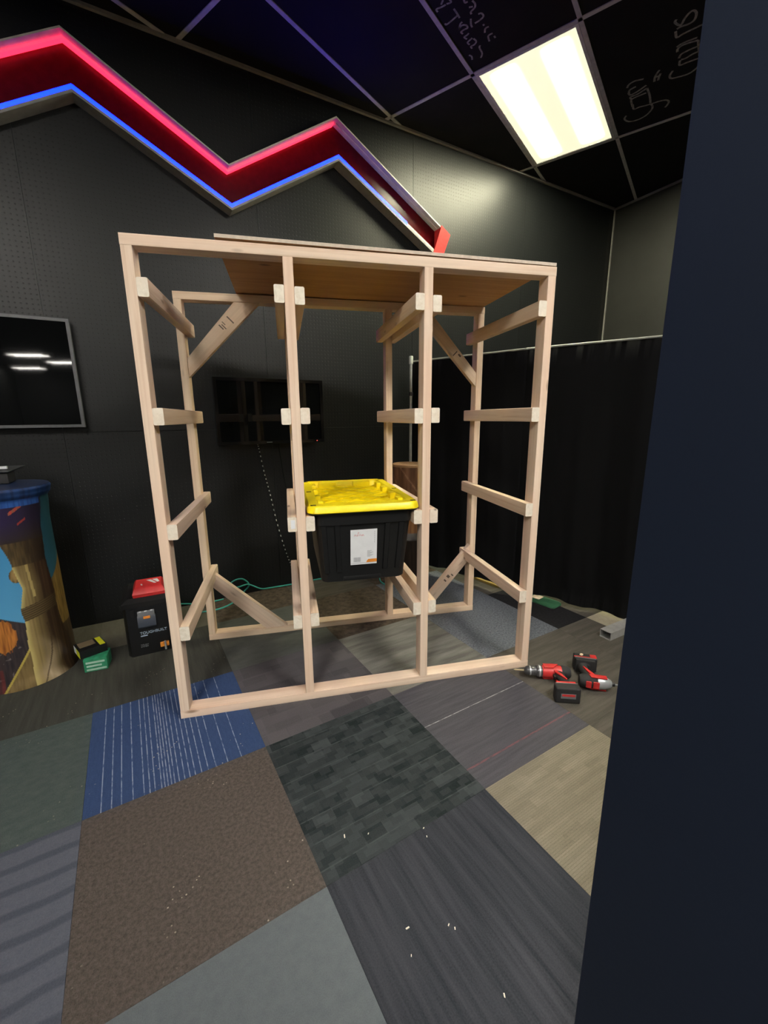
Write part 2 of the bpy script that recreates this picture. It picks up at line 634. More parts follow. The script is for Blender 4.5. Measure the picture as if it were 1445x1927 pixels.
CARPET = {
    'blue': carpet('blue', (0.020, 0.036, 0.085), (0.027, 0.046, 0.102), (110, 30, 1), 0.3, lambda t, c: lines_x(t, c, BLUE_POS, 0.0018, (0.30, 0.33, 0.38), 0.7), speck=0.7),
    'brown': carpet('brown_loop', (0.032, 0.026, 0.022), (0.080, 0.067, 0.058), (95, 95, 1), 1.0, fine=330.0, speck=0.6),
    'teal': carpet('teal_grey', (0.034, 0.047, 0.045), (0.054, 0.066, 0.060), (24, 40, 1), 0.7, speck=0.3),
    'wave': carpet('slate_wave', (0.058, 0.064, 0.080), (0.070, 0.076, 0.092), (60, 60, 1), 0.4, wave_extra((0.028, 0.031, 0.042), 0.076)),
    'lightgrey': carpet('pale_grey', (0.066, 0.076, 0.082), (0.082, 0.092, 0.096), (40, 40, 1), 0.3, fine=420.0),
    'check': carpet('black_check', (0.008, 0.011, 0.012), (0.02, 0.025, 0.026), (40, 40, 1), 0.5, check_extra),
    'stripe': carpet('charcoal_streak', (0.008, 0.0105, 0.013), (0.037, 0.038, 0.044), (34, 1.6, 1), 0.5, speck=0.0),
    'beige': carpet('beige_cord', (0.085, 0.074, 0.052), (0.165, 0.148, 0.112), (2.5, 30, 1), 0.6, rib_extra),
    'purple': carpet('purple_grey', (0.036, 0.035, 0.041), (0.058, 0.056, 0.062), (4, 60, 1), 0.4, purple_extra),
    'purplegrid': carpet('purple_grey_grid', (0.040, 0.036, 0.040), (0.060, 0.056, 0.060), (8, 60, 1), 0.4, brick_extra((0.020, 0.019, 0.023), (0.080, 0.075, 0.077), (0.06, 0.057, 0.06), 0.2, 0.11, 0.003, 0.8)),
    'greygreen': carpet('grey_green', (0.046, 0.050, 0.045), (0.062, 0.066, 0.060), (12, 30, 1), 0.3),
    'darkgrid': carpet('dark_grid', (0.026, 0.026, 0.029), (0.040, 0.040, 0.043), (8, 50, 1), 0.3, brick_extra((0.020, 0.020, 0.023), (0.05, 0.05, 0.052), (0.055, 0.053, 0.058), 0.24, 0.13, 0.004, 0.6)),
    'streak': carpet('grey_streak', (0.026, 0.026, 0.023), (0.150, 0.147, 0.132), (1.6, 12, 1), 0.3),
    'speckle': carpet('blue_speckle', (0.022, 0.027, 0.036), (0.120, 0.130, 0.145), (90, 90, 1), 0.9, speck=0.3),
    'black': carpet('black', (0.008, 0.008, 0.009), (0.014, 0.014, 0.015), (60, 60, 1), 0.4),
    'browngrey': carpet('brown_grey', (0.034, 0.031, 0.026), (0.072, 0.066, 0.055), (2.5, 26, 1), 0.4),
    'olive': carpet('olive_streak', (0.024, 0.024, 0.020), (0.040, 0.040, 0.034), (40, 2.5, 1), 0.4, speck=0.4),
    'mottle': carpet('brown_mottle', (0.020, 0.015, 0.011), (0.075, 0.060, 0.046), (26, 26, 1), 0.5),
    'khaki': carpet('khaki', (0.060, 0.056, 0.042), (0.080, 0.075, 0.058), (30, 8, 1), 0.4),
    'tan': carpet('tan', (0.20, 0.18, 0.13), (0.26, 0.235, 0.17), (30, 30, 1), 0.4),
}

# ------------------------------------------------------------------ room frame
WA = 0.2925
WD = Vector((math.cos(WA), math.sin(WA), 0))          # along the back wall, to the right
WN = Vector((math.sin(WA), -math.cos(WA), 0))         # out of the back wall, into the room
WOFF = -1.26
S_RIGHT = 4.5556                                      # right hand room corner along the wall
HC = 3.39
S_LEFT = -4.5
DEPTH = 22.0


def wp(s, z, o=0.0):
    p = WD * s + WN * (WOFF + o)
    return Vector((p.x, p.y, z))


def wall_frame(s, z, o=0.0):
    """local x along the wall, local y INTO the wall, z up"""
    p = wp(s, z, o)
    return Matrix(((WD.x, -WN.x, 0, p.x), (WD.y, -WN.y, 0, p.y), (0, 0, 1, p.z), (0, 0, 0, 1)))


ROOM_PLANES = [(-WN.x, -WN.y, -WOFF - 0.001), (WD.x, WD.y, S_RIGHT - 0.001), (-WD.x, -WD.y, -S_LEFT), (WN.x, WN.y, WOFF + DEPTH)]

# ---- floor
F0 = wall_frame(0, 0, 0)
floor = box('floor', S_LEFT, S_RIGHT, -DEPTH, 0.0, -0.12, -0.008, CARPET['olive'], F0, None, centre=False)
tag(floor, 'multicoloured floor of mismatched square carpet tiles', 'floor', kind='structure')
TU = Vector((math.cos(0.3187), math.sin(0.3187), 0))
TV = Vector((TU.y, -TU.x, 0))
TO = Vector((0.3706, -0.2528, 0))


def tp(i, j, z=0.0):
    p = TO + TS * (TU * i + TV * j)
    return Vector((p.x, p.y, z))


KIND = {(-1, -1): 'blue', (-2, -1): 'teal', (-1, 0): 'brown', (-2, 0): 'wave', (-1, 1): 'lightgrey', (0, 0): 'check', (0, 1): 'stripe', (1, 1): 'beige', (1, 0): 'purple', (0, -1): 'purplegrid',
        (0, -2): 'greygreen', (1, -1): 'streak', (2, -1): 'speckle', (3, -1): 'black', (2, 0): 'browngrey', (3, 0): 'browngrey', (-1, -2): 'olive', (-2, -2): 'olive', (-3, -2): 'olive', (1, -2): 'mottle', (0, -3): 'mottle',
        (2, -2): 'speckle', (3, -2): 'browngrey', (1, -3): 'browngrey', (2, -3): 'mottle', (-1, -3): 'khaki', (-2, -3): 'khaki', (-2, 1): 'wave', (2, 1): 'browngrey', (-3, -1): 'teal', (-3, 0): 'wave', (0, 2): 'purple', (1, 2): 'check', (-1, 2): 'brown', (4, 0): 'tan', (4, -1): 'browngrey', (4, -2): 'mottle', (4, 1): 'beige'}
OTHERS = ['olive', 'browngrey', 'purple', 'speckle', 'lightgrey', 'check', 'greygreen', 'stripe']
UB = {i: float(i) for i in range(-5, 4)}
UB[4] = 3.47
for i in range(5, 9):
    UB[i] = 3.47 + (i - 4)
TILE_FULL = {}
GAP = 0.0004
for i in range(-4, 8):
    for j in range(-5, 4):
        k = KIND.get((i, j)) or OTHERS[(i * 5 + j * 3) % len(OTHERS)]
        u0, u1 = UB[i] * TS, UB[i + 1] * TS
        w, hgt = u1 - u0, TS
        cx, cy = (u0 + u1) / 2, (j + 0.5) * TS
        poly = [(-w / 2 + GAP, -hgt / 2 + GAP), (w / 2 - GAP, -hgt / 2 + GAP), (w / 2 - GAP, hgt / 2 - GAP), (-w / 2 + GAP, hgt / 2 - GAP)]
        c = TO + TU * cx + TV * cy
        X, Y = TU, -TV
        planes = []
        for nx, ny, d in ROOM_PLANES:
            planes.append((nx * X.x + ny * X.y, nx * Y.x + ny * Y.y, d - nx * c.x - ny * c.y))
        cl = clip_poly(poly, planes)
        if len(cl) < 3 or area2(cl) < 0.002:
            continue
        M = Matrix(((X.x, Y.x, 0, c.x), (X.y, Y.y, 0, c.y), (0, 0, 1, 0), (0, 0, 0, 1)))
        prism('carpet_tile', cl, -0.0085, 0.0, CARPET[k], M, floor)

# ---- back wall with pegboard panels
wall_back = box('wall_back', S_LEFT, S_RIGHT + 0.12, 0.012, 0.14, -0.12, HC + 0.1, M_WALLPLAIN, F0, None, centre=False)
tag(wall_back, 'black pegboard back wall behind the timber rack', 'wall', kind='structure')
SEAM = 2.039
for r, (z0, z1) in enumerate(((0.0, 1.2205), (1.2235, HC))):
    for k in range(-6, 3):
        s0, s1 = SEAM + 1.22 * k + 0.001, SEAM + 1.22 * (k + 1) - 0.001
        s0, s1 = max(s0, S_LEFT), min(s1, S_RIGHT)
        if s1 - s0 < 0.1:
            continue
        box('wall_panel', s0, s1, 0.0, 0.0125, z0, z1, M_WALL, F0, wall_back)
# ---- right wall
FR = wall_frame(S_RIGHT, 0, 0)
wall_right = box('wall_right', 0.0, 0.12, -DEPTH, 0.0, -0.12, HC + 0.1, M_WALLPLAIN, FR, None, centre=False)
tag(wall_right, 'dark grey right wall above the black drape', 'wall', kind='structure')
box('corner_bead', -0.012, 0.0, -0.012, 0.0, 0, HC, M_TRIM, FR, wall_right)
wall_left = box('wall_left', S_LEFT - 0.12, S_LEFT, -DEPTH, 0.14, -0.12, HC + 0.1, M_WALLPLAIN, F0, None, centre=False)
tag(wall_left, 'black left wall beyond the picture', 'wall', kind='structure')
wall_front = box('wall_front', S_LEFT - 0.12, S_RIGHT + 0.12, -DEPTH - 0.12, -DEPTH, -0.12, HC + 0.1, M_WALLPLAIN, F0, None, centre=False)
tag(wall_front, 'black wall far behind the camera', 'wall', kind='structure')

# ---- navy partition wall beside the camera
PE = Vector((0.872, -1.422, 0))
PM = Matrix(((WN.x, WD.x, 0, PE.x), (WN.y, WD.y, 0, PE.y), (0, 0, 1, 0), (0, 0, 0, 1)))
wall_near = box('wall_near', 0.0, 2.2, 0.0, 0.11, 0.0, HC - 0.002, M_NAVY, PM, None, bevel=0.003)
tag(wall_near, 'navy painted partition wall filling the right foreground', 'wall', kind='structure')

# ---- ceiling: slab, drop tiles, bars
ceiling = box('ceiling', S_LEFT, S_RIGHT, -DEPTH, 0.0, HC + 0.16, HC + 0.2, M_CEIL, F0, None, centre=False)
tag(ceiling, 'black drop ceiling of rectangular tiles in a grey grid', 'ceiling', kind='structure')
GU = Vector((0.6508, -0.7593, 0))
GV = Vector((0.7593, 0.6508, 0))
G0 = Vector((1.385, 1.675, 0))
GA, GB = 0.63, 1.245


def gp(k, m, z=HC):
    p = G0 + GU * (k * GA) + GV * (m * GB)
    return Vector((p.x, p.y, z))


LIGHTS = {(1, 0): 'main', (3, -4): 'room', (5, -6): 'room', (5, -2): 'room', (19, -9): 'far', (22, -9): 'far', (25, -11): 'far'}


def cell_frame(k, m, z=HC):
    c = gp(k + 0.5, m + 0.5, z)
    return Matrix(((GU.x, GV.x, 0, c.x), (GU.y, GV.y, 0, c.y), (0, 0, 1, c.z), (0, 0, 0, 1)))


def room_clip(M, poly, inset=0.0):
    c = M.translation
    X, Y = M.col[0], M.col[1]
    pl = []
    for nx, ny, d in ROOM_PLANES:
        pl.append((nx * X.x + ny * X.y, nx * Y.x + ny * Y.y, d - inset - nx * c.x - ny * c.y))
    return clip_poly(poly, pl)


CT = {}
for k in range(-8, 14):
    for m in range(-10, 4):
        M = cell_frame(k, m)
        hx, hy = GA / 2, GB / 2
        poly = room_clip(M, [(-hx, -hy), (hx, -hy), (hx, hy), (-hx, hy)])
        if len(poly) < 3 or area2(poly) < 0.003:
            continue
        near = (M.translation - Vector((0.52, -1.78, HC))).length < 5.2
        if (k, m) not in LIGHTS and near:
            CT[(k, m)] = prism('ceiling_tile', poly, 0.006, 0.02, M_CEIL, M, ceiling)
# grid bars: one per cell edge, clipped to the room
BW = 0.012
for k in range(-7, 13):
    for m in range(-9, 4):
        for axis in (0, 1):
            c = gp(k, m + 0.5) if axis == 0 else gp(k + 0.5, m)
            M = Matrix(((GU.x, GV.x, 0, c.x), (GU.y, GV.y, 0, c.y), (0, 0, 1, c.z), (0, 0, 0, 1)))
            h = (BW, GB / 2 - BW) if axis == 0 else (GA / 2 + BW, BW)
            if axis == 1:
                h = (GA / 2 + BW * 0.99, BW)
            near = (c - Vector((0.52, -1.78, HC))).length < 5.2
            if not near:
                continue
            poly = room_clip(M, [(-h[0], -h[1]), (h[0], -h[1]), (h[0], h[1]), (-h[0], h[1])])
            if len(poly) >= 3 and area2(poly) > 0.0005:
                prism('ceiling_bar', poly, 0.0 + (0.0004 if axis else 0.0), 0.0055, M_TBAR, M, ceiling)
# wall angle at the edge of the ceiling
box('wall_angle', S_LEFT, S_RIGHT, -0.02, 0.0, HC - 0.012, HC + 0.004, M_TRIM, F0, ceiling, centre=False)
box('wall_angle', -0.02, 0.0, -8.0, -0.02, HC - 0.012, HC + 0.004, M_TRIM, FR, ceiling, centre=False)

# chalk writing on two ceiling tiles (grid coordinates)
CHALK_A = [[(2.146, 0.814), (2.122, 0.84), (2.158, 0.88), (2.239, 0.893), (2.323, 0.881), (2.382, 0.848), (2.4, 0.82), (2.391, 0.791)], [(2.229, 0.735), (2.229, 0.779), (2.282, 0.779), (2.347, 0.787), (2.411, 0.791), (2.48, 0.795), (2.529, 0.807), (2.549, 0.828), (2.534, 0.852), (2.509, 0.869)], [(2.222, 0.752), (2.222, 0.693), (2.244, 0.682), (2.302, 0.679), (2.366, 0.678)], [(2.225, 0.681), (2.223, 0.661), (2.287, 0.661), (2.379, 0.641)], [(2.218, 0.628), (2.23, 0.602), (2.289, 0.594)], [(2.213, 0.62), (2.227, 0.644), (2.292, 0.638), (2.377, 0.616)], [(2.211, 0.577), (2.235, 0.556), (2.286, 0.547), (2.363, 0.559)], [(2.386, 0.782), (2.391, 0.713), (2.379, 0.641)], [(2.447, 0.614), (2.462, 0.574), (2.502, 0.54)], [(2.48, 0.615), (2.496, 0.582), (2.509, 0.57)], [(2.455, 0.583), (2.508, 0.581)], [(2.608, 0.586), (2.58, 0.614), (2.589, 0.64), (2.652, 0.652), (2.737, 0.657), (2.799, 0.637), (2.829, 0.607)], [(2.671, 0.531), (2.666, 0.566), (2.724, 0.567), (2.816, 0.571)], [(2.662, 0.513), (2.685, 0.491), (2.744, 0.485), (2.817, 0.484)], [(2.677, 0.529), (2.715, 0.533), (2.769, 0.524), (2.816, 0.522)], [(2.654, 0.465), (2.661, 0.444), (2.709, 0.434), (2.812, 0.445)], [(2.652, 0.431), (2.7, 0.421), (2.807, 0.425)], [(2.829, 0.607), (2.821, 0.544), (2.812, 0.445)], [(2.652, 0.326), (2.657, 0.368), (2.703, 0.363), (2.774, 0.36), (2.847, 0.358), (2.905, 0.359)], [(2.663, 0.258), (2.652, 0.271), (2.677, 0.297), (2.697, 0.3), (2.723, 0.273), (2.758, 0.254), (2.786, 0.253), (2.803, 0.275), (2.79, 0.307), (2.751, 0.317), (2.696, 0.313), (2.661, 0.316)]]
CHALK_B = [[(1.072, -0.084), (1.084, -0.103), (1.07, -0.118)], [(1.148, -0.069), (1.179, -0.09), (1.184, -0.126), (1.2, -0.137)], [(1.127, -0.143), (1.126, -0.157), (1.16, -0.157), (1.189, -0.168), (1.181, -0.189)], [(1.126, -0.17), (1.12, -0.186), (1.159, -0.193), (1.175, -0.195)], [(1.131, -0.204), (1.12, -0.221), (1.148, -0.223), (1.171, -0.227)], [(1.126, -0.24), (1.121, -0.254), (1.161, -0.256), (1.185, -0.255), (1.187, -0.27), (1.159, -0.281), (1.129, -0.276), (1.116, -0.269), (1.151, -0.292), (1.173, -0.295)], [(1.17, -0.373), (1.173, -0.346), (1.172, -0.32)], [(1.177, -0.337), (1.106, -0.329), (1.051, -0.326), (1.048, -0.335)], [(1.049, -0.401), (1.052, -0.415), (1.092, -0.411), (1.134, -0.409)], [(1.103, -0.421), (1.135, -0.434)], [(1.141, -0.41), (1.179, -0.406), (1.18, -0.424)], [(1.275, -0.388), (1.269, -0.369), (1.291, -0.367)], [(1.269, -0.305), (1.273, -0.316), (1.317, -0.325), (1.332, -0.341), (1.324, -0.359)], [(1.277, -0.34), (1.306, -0.333)], [(1.255, -0.256), (1.312, -0.258), (1.343, -0.266), (1.339, -0.283), (1.314, -0.288)], [(1.246, -0.287), (1.225, -0.264), (1.22, -0.245)], [(1.309, -0.23), (1.311, -0.221)], [(1.287, -0.186), (1.308, -0.204), (1.339, -0.204)], [(1.285, -0.131), (1.298, -0.161), (1.341, -0.162)], [(1.342, -0.132), (1.341, -0.145)]]


def ribbon(bm, pts, w, z):
    pts = smooth_path([(p[0], p[1], z) for p in pts], 4)
    L = []
    for i, p in enumerate(pts):
        t = (pts[min(i + 1, len(pts) - 1)] - pts[max(i - 1, 0)])
        t = t.normalized() if t.length > 1e-9 else Vector((1, 0, 0))
        s = Vector((-t.y, t.x, 0)) * w
        L.append((bm.verts.new(p + s), bm.verts.new(p - s)))
    for a, b in zip(L, L[1:]):
        bm.faces.new((a[0], b[0], b[1], a[1]))


for strokes, cell, w in ((CHALK_A, (2, 0), 0.0065), (CHALK_B, (1, -1), 0.005)):
    bm = bmesh.new()
    M = cell_frame(*cell)
    for st in strokes:
        ribbon(bm, [((k - cell[0] - 0.5) * GA, (m - cell[1] - 0.5) * GB) for k, m in st], w, 0.0052)
    if cell in CT:
        finish(bm, 'chalk_writing', M_CHALK, M, CT[cell])

# ------------------------------------------------------------------ ceiling lights
M_LENS = {'main': lens_mat('lamp_lens_warm', (1.0, 0.96, 0.66), LAMP_MAIN), 'room': lens_mat('lamp_lens_cool', (1.0, 0.95, 0.87), LAMP_ROOM), 'far': lens_mat('lamp_lens_far', (1.0, 0.96, 0.88), LAMP_ROOM)}
M_LAMPFRAME = plain('white_lamp_frame', (0.75, 0.74, 0.7), 0.4)
LAMP_LABEL = {(1, 0): 'lit fluorescent ceiling troffer above the right of the timber rack', (3, -4): 'lit ceiling troffer just behind the camera position', (5, -6): 'lit ceiling troffer further behind the camera',
              (0, -5): 'lit ceiling troffer above the left side of the room', (5, -2): 'lit ceiling troffer beyond the navy partition wall', (19, -9): 'lit ceiling troffer in the rear of the room', (22, -9): 'lit ceiling troffer at the far rear of the room', (25, -11): 'lit ceiling troffer in the furthest corner behind the camera'}
for (k, m), kind in LIGHTS.items():
    M = cell_frame(k, m)
    t = empty('ceiling_light', M, LAMP_LABEL[(k, m)], 'ceiling light', 'ceiling troffers')
    hx, hy = GA / 2 - 0.013, GB / 2 - 0.013
    bm = bmesh.new()
    for a in (-1, 1):
        add_box(bm, *sorted((a * hx, a * (hx - 0.018))), -hy, hy, -0.001, 0.03)
        add_box(bm, -hx + 0.018, hx - 0.018, *sorted((a * hy, a * (hy - 0.018))), -0.001, 0.03)
    finish(bm, 'frame', M_LAMPFRAME, M, t)
    box('lens', -hx + 0.018, hx - 0.018, -hy + 0.018, hy - 0.018, 0.004, 0.008, M_LENS[kind], M, t)
    bm = bmesh.new()
    add_box(bm, -hx, hx, -hy, hy, 0.03, 0.12)
    finish(bm, 'housing', M_LAMPFRAME, M, t)

# ------------------------------------------------------------------ timber rack
W, H, LT = 1.699, 1.9205, 0.038
YB, DEP = 0.69, 0.070
RM = T(W / 2, 0.38, 0)
rack = empty('timber_rack', RM, 'tall open rack of raw pine lumber with a plywood top, standing on the carpet', 'rack')


def board(name, x0, x1, y0, y1, z0, z1, mat=None, parent=rack, bev=0.0035):
    """axis aligned lumber: longest side becomes local x so the grain follows it"""
    d = [x1 - x0, y1 - y0, z1 - z0]
    c = Vector(((x0 + x1) / 2, (y0 + y1) / 2, (z0 + z1) / 2))
    ax = d.index(max(d))
    X = Vector([1.0 if i == ax else 0.0 for i in range(3)])
    Z = Vector((0, 0, 1)) if ax != 2 else Vector((0, 1, 0))
    M = frame(c, X, Z)
    loc = M.to_3x3().transposed()
    h = [abs((loc @ Vector(d))[i]) / 2 for i in range(3)]
    bm = bmesh.new()
    add_box(bm, -h[0], h[0], -h[1], h[1], -h[2], h[2])
    ed = [e for e in bm.edges if abs((e.verts[0].co - e.verts[1].co).normalized().x) > 0.9]
    bmesh.ops.bevel(bm, geom=ed, offset=bev, segments=2, profile=0.6, affect='EDGES')
    for f in bm.faces:
        f.normal_update()
        if abs(f.calc_center_median().x) > h[0] - 1e-4:
            f.material_index = 1
    return finish(bm, name, [mat or M_WOOD, M_END], M, parent, smooth=True, sharp=40)


# front and back frames
board('top_plate', 0, W, 0, DEP, H - LT, H)
board('bottom_plate', 0, W, 0, DEP, 0, LT)
board('top_plate', 0.008, W + 0.003, YB, YB + DEP, H - LT, H, M_WOOD2)
board('bottom_plate', 0.008, W + 0.003, YB, YB + DEP, 0, LT, M_WOOD2)
PX = [0.0, 0.5457, 1.1024, W - LT]
for i, x in enumerate(PX):
    board('post', x, x + LT, 0, DEP, LT, H - LT, M_WOOD)
for i, x in enumerate([0.008, 0.5457, 1.1024, W + 0.003 - LT]):
    board('post', x, x + LT, YB, YB + DEP, LT, H - LT, M_WOOD2)
ZT = [1.783, 1.333, 0.884, 0.437]
RX = [(LT, 0.80), (PX[1] - LT, 0.77), (PX[1] + LT, 0.77), (PX[2] - LT, 0.77), (PX[2] + LT, 0.77), (PX[3] - LT, 0.765)]
STICKER = None
for r, zt in enumerate(ZT):
    for c, (x, ye) in enumerate(RX):
        jz = [0.0, 0.002, -0.001, 0.001, -0.002, 0.0][(r + c) % 6]
        jy = [-0.001, -0.004, -0.002, -0.006, -0.001, -0.003][(r * 2 + c) % 6]
        x0 = x + (0.008 if c == 0 else 0.0) * 0
        o = board('rail', x0, x0 + LT, jy, ye, zt - 0.064 + jz, zt + jz, M_WOOD2 if (r + c) % 2 else M_WOOD, bev=0.006)
        if r == 2 and c == 1:
            STICKER = (o, x, jy, zt)


def brace(poly, y0, y1, mat, direction):
    d = Vector((direction[0], 0, direction[1])).normalized()
    cx = sum(p[0] for p in poly) / len(poly)
    cz = sum(p[1] for p in poly) / len(poly)
    M = frame((cx, y0, cz), d, (0, 1, 0))          # local z = +y, local y = z cross x
    Mi = M.inverted()
    loc = [Mi @ Vector((p[0], y0, p[1])) for p in poly]
    return prism('brace', [(v.x, v.y) for v in loc], 0, y1 - y0, mat, M, rack, bevel=0.003)


by0, by1 = YB + 0.002, YB + 0.040
b1 = brace([(0.047, 1.505), (0.047, 1.602), (0.298, H - LT), (0.425, H - LT)], by0, by1, M_WOOD2, (1, 1))
b2 = brace([(0.047, 0.44), (0.047, 0.342), (0.336, LT), (0.467, LT)], by0, by1, M_WOOD, (1, -1))
b3 = brace([(1.663, 1.472), (1.663, 1.552), (1.367, H - LT), (1.277, H - LT)], by0, by1, M_WOOD2, (1, -1))
b4 = brace([(1.663, 0.472), (1.663, 0.366), (1.380, LT), (1.292, LT)], by0, by1, M_WOOD, (1, 1))
M_STAMP = plain('ink_stamp', (0.14, 0.10, 0.075), 0.8)


def stamp(par, x, z, ang, sizes):
    M = frame((x, by0 - 0.0008, z), (math.cos(ang), 0, math.sin(ang)), (0, 1, 0))
    bm = bmesh.new()
    for (a, b, w, h) in sizes:
        add_box(bm, a, a + w, b, b + h, 0, 0.0009)
    finish(bm, 'grade_stamp', M_STAMP, M, par)


stamp(b1, 0.235, 1.745, PI / 4, [(0.0, -0.03, 0.006, 0.03), (0.012, -0.022, 0.005, 0.03), (0.024, -0.03, 0.004, 0.022), (0.06, -0.03, 0.006, 0.045)])
stamp(b3, 1.52, 1.66, -PI / 4, [(0.0, -0.02, 0.006, 0.035), (0.02, -0.02, 0.02, 0.01)])
stamp(b4, 1.50, 0.225, PI / 4, [(0.0, -0.02, 0.01, 0.02), (0.03, -0.025, 0.018, 0.022), (0.06, -0.01, 0.008, 0.02)])

# plywood on top
pm = frame((1.003, 0.385, H + 0.0105), (1.384, 0, -0.006), (0.0, 0, 1))
ply_bm = bmesh.new()
add_box(ply_bm, -0.692, 0.692, -0.387, 0.387, -0.006, 0.006)
ply_bm.normal_update()
for f in ply_bm.faces:
    if abs(f.normal.z) < 0.5:
        f.material_index = 1
finish(ply_bm, 'plywood_top', [M_PLY, M_PLYEDGE], pm, rack)
# small sticker on a rail end
if STICKER:
    o, x, jy, zt = STICKER
    box('barcode_sticker', x + 0.013, x + 0.031, jy - 0.0008, jy - 0.0001, zt - 0.05, zt - 0.012, M_WHITE, None, o)

# ------------------------------------------------------------------ storage tote
TX, TY = 0.8432, 0.375
TM = T(TX, TY, 0)
tote = empty('storage_tote', T(TX, TY, 0.55), 'black plastic storage tote with a yellow lid hanging between the rack rails', 'storage tote')
ZR = 0.8865
HXB, HYB = 0.212, 0.345


def rr3(hx, hy, r, z, n=5):
    return [(x, y, z) for x, y in rrect(hx, hy, r, n)]


body = loft('body', [rr3(0.188, 0.305, 0.03, 0.548), rr3(0.197, 0.314, 0.04, 0.553), rr3(0.200, 0.318, 0.04, 0.60), rr3(0.2175, 0.352, 0.04, 0.83), rr3(0.2185, 0.362, 0.04, 0.833), rr3(0.2195, 0.366, 0.04, 0.884), rr3(0.245, 0.38, 0.04, 0.8862), rr3(0.245, 0.38, 0.04, 0.8895)], M_BLACK, TM, tote)
# vertical flutes on the front of the body
for xx in (-0.185, -0.125, 0.105, 0.17):
    M = TM
    bm = bmesh.new()
    w = 0.014
    pts = []
    for z, yf in ((0.60, -0.318), (0.83, -0.352)):
        pts += [(xx * (0.93 if z < 0.7 else 1) - w, yf + 0.001, z), (xx * (0.93 if z < 0.7 else 1) + w, yf + 0.001, z), (xx * (0.93 if z < 0.7 else 1) + w * 0.7, yf - 0.007, z), (xx * (0.93 if z < 0.7 else 1) - w * 0.7, yf - 0.007, z)]
    v = [bm.verts.new(p) for p in pts]
    for q in ((0, 1, 2, 3), (4, 7, 6, 5), (0, 4, 5, 1), (1, 5, 6, 2), (2, 6, 7, 3), (3, 7, 4, 0)):
        bm.faces.new([v[i] for i in q])
    finish(bm, 'flute', M_BLACK, M, body)
box('foot_bar', -0.10, 0.08, -0.318, -0.30, 0.552, 0.575, M_BLACK, TM, body, bevel=0.006)
# lid
lid = loft('lid', [rr3(0.250, 0.387, 0.045, 0.893), rr3(0.252, 0.389, 0.045, 0.896), rr3(0.247, 0.384, 0.045, 0.918), rr3(0.241, 0.378, 0.042, 0.925), rr3(0.205, 0.335, 0.03, 0.926), rr3(0.200, 0.330, 0.03, 0.922), rr3(0.192, 0.322, 0.03, 0.8905)], M_YELLOW, TM, tote)
# recess ribs: a diagonal lattice
for k in range(-5, 6):
    for sgn in (-1, 1):
        c = k * 0.115
        # line y = sgn*x + c clipped to the recess
        pts = []
        for x in (-0.19, 0.19):
            pts.append((x, sgn * x + c))
        poly = clip_poly([(pts[0][0], pts[0][1] - 0.006), (pts[1][0], pts[1][1] - 0.006), (pts[1][0], pts[1][1] + 0.006), (pts[0][0], pts[0][1] + 0.006)], [(0, 1, 0.318), (0, -1, 0.318)])
        if len(poly) >= 3 and area2(poly) > 0.0006:
            prism('rib', poly, 0.890, 0.901 if sgn > 0 else 0.9005, M_YELLOW, TM, lid)
for xx, yy, hx, hy in [(-0.186, -0.24, 0.012, 0.03), (-0.186, -0.10, 0.012, 0.02), (-0.186, 0.08, 0.012, 0.02), (-0.186, 0.24, 0.012, 0.03), (0.186, -0.24, 0.012, 0.03), (0.186, -0.10, 0.014, 0.03), (0.186, 0.08, 0.014, 0.03), (0.186, 0.24, 0.012, 0.03), (-0.12, -0.312, 0.05, 0.012), (0.10, -0.312, 0.06, 0.012), (-0.1, 0.312, 0.05, 0.012), (0.1, 0.312, 0.05, 0.012)]:
    box('stacking_block', xx - hx, xx + hx, yy - hy, yy + hy, 0.890, 0.924, M_YELLOW, TM, lid, bevel=0.003)
for xx, yy in [(-0.224, -0.35), (0.224, -0.35), (-0.224, 0.0), (0.224, 0.0), (-0.224, 0.35), (0.224, 0.35)]:
    box('lock_slot', xx - 0.012, xx + 0.012, yy - 0.006, yy + 0.006, 0.9245, 0.9268, M_BLACKMATTE, TM, lid)
box('lid_sticker', -0.10, -0.045, -0.30, -0.265, 0.8995, 0.9025, plain('clear_film', (0.55, 0.52, 0.4), 0.2), TM, lid)
# paper label on the front
LM = TM @ frame((-0.004, -0.3385, 0.718), (1, 0, 0), (0, -0.9905, -0.137))
lab = box('paper_label', -0.061, 0.061, -0.087, 0.087, 0.0, 0.0012, M_WHITE, LM, tote)
# local y of LM points down (z x x): flip helper
s_ = -1.0 if (LM.to_3x3() @ Vector((0, 1, 0))).z < 0 else 1.0
M_FADED = plain('faded_red_print', (0.72, 0.42, 0.44), 0.6)
M_BARS = plain('faded_grey_print', (0.36, 0.38, 0.40), 0.6)
LM2 = LM @ (Matrix.Rotation(PI, 4, 'Z') if s_ < 0 else Matrix.Identity(4))
LMF = LM if s_ > 0 else LM @ Matrix.Rotation(PI, 4, 'Z')
prism('orange_band', [(0.012, -0.078), (0.061, -0.078), (0.061, -0.062), (0.022, -0.062), (0.015, -0.069)], 0.0012, 0.0017, M_ORANGE, LMF, lab)
bm = bmesh.new()
for i in range(11):
    x = -0.047 + i * 0.003
    add_box(bm, x, x + (0.0021 if i % 3 else 0.0012), -0.073, -0.05, 0.0012, 0.0016)
finish(bm, 'barcode', M_BARS, LMF, lab)
bm = bmesh.new()
for i in range(8):
    add_box(bm, 0.016, 0.03 + 0.014 * ((i * 7) % 3) / 2, -0.05 + i * 0.0042, -0.0482 + i * 0.0042, 0.0012, 0.0016)
finish(bm, 'small_print', M_BARS, LMF, lab)
bm = bmesh.new()
for i in range(6):
    add_box(bm, 0.049, 0.0505, 0.02 + i * 0.01, 0.027 + i * 0.01, 0.0012, 0.0016)
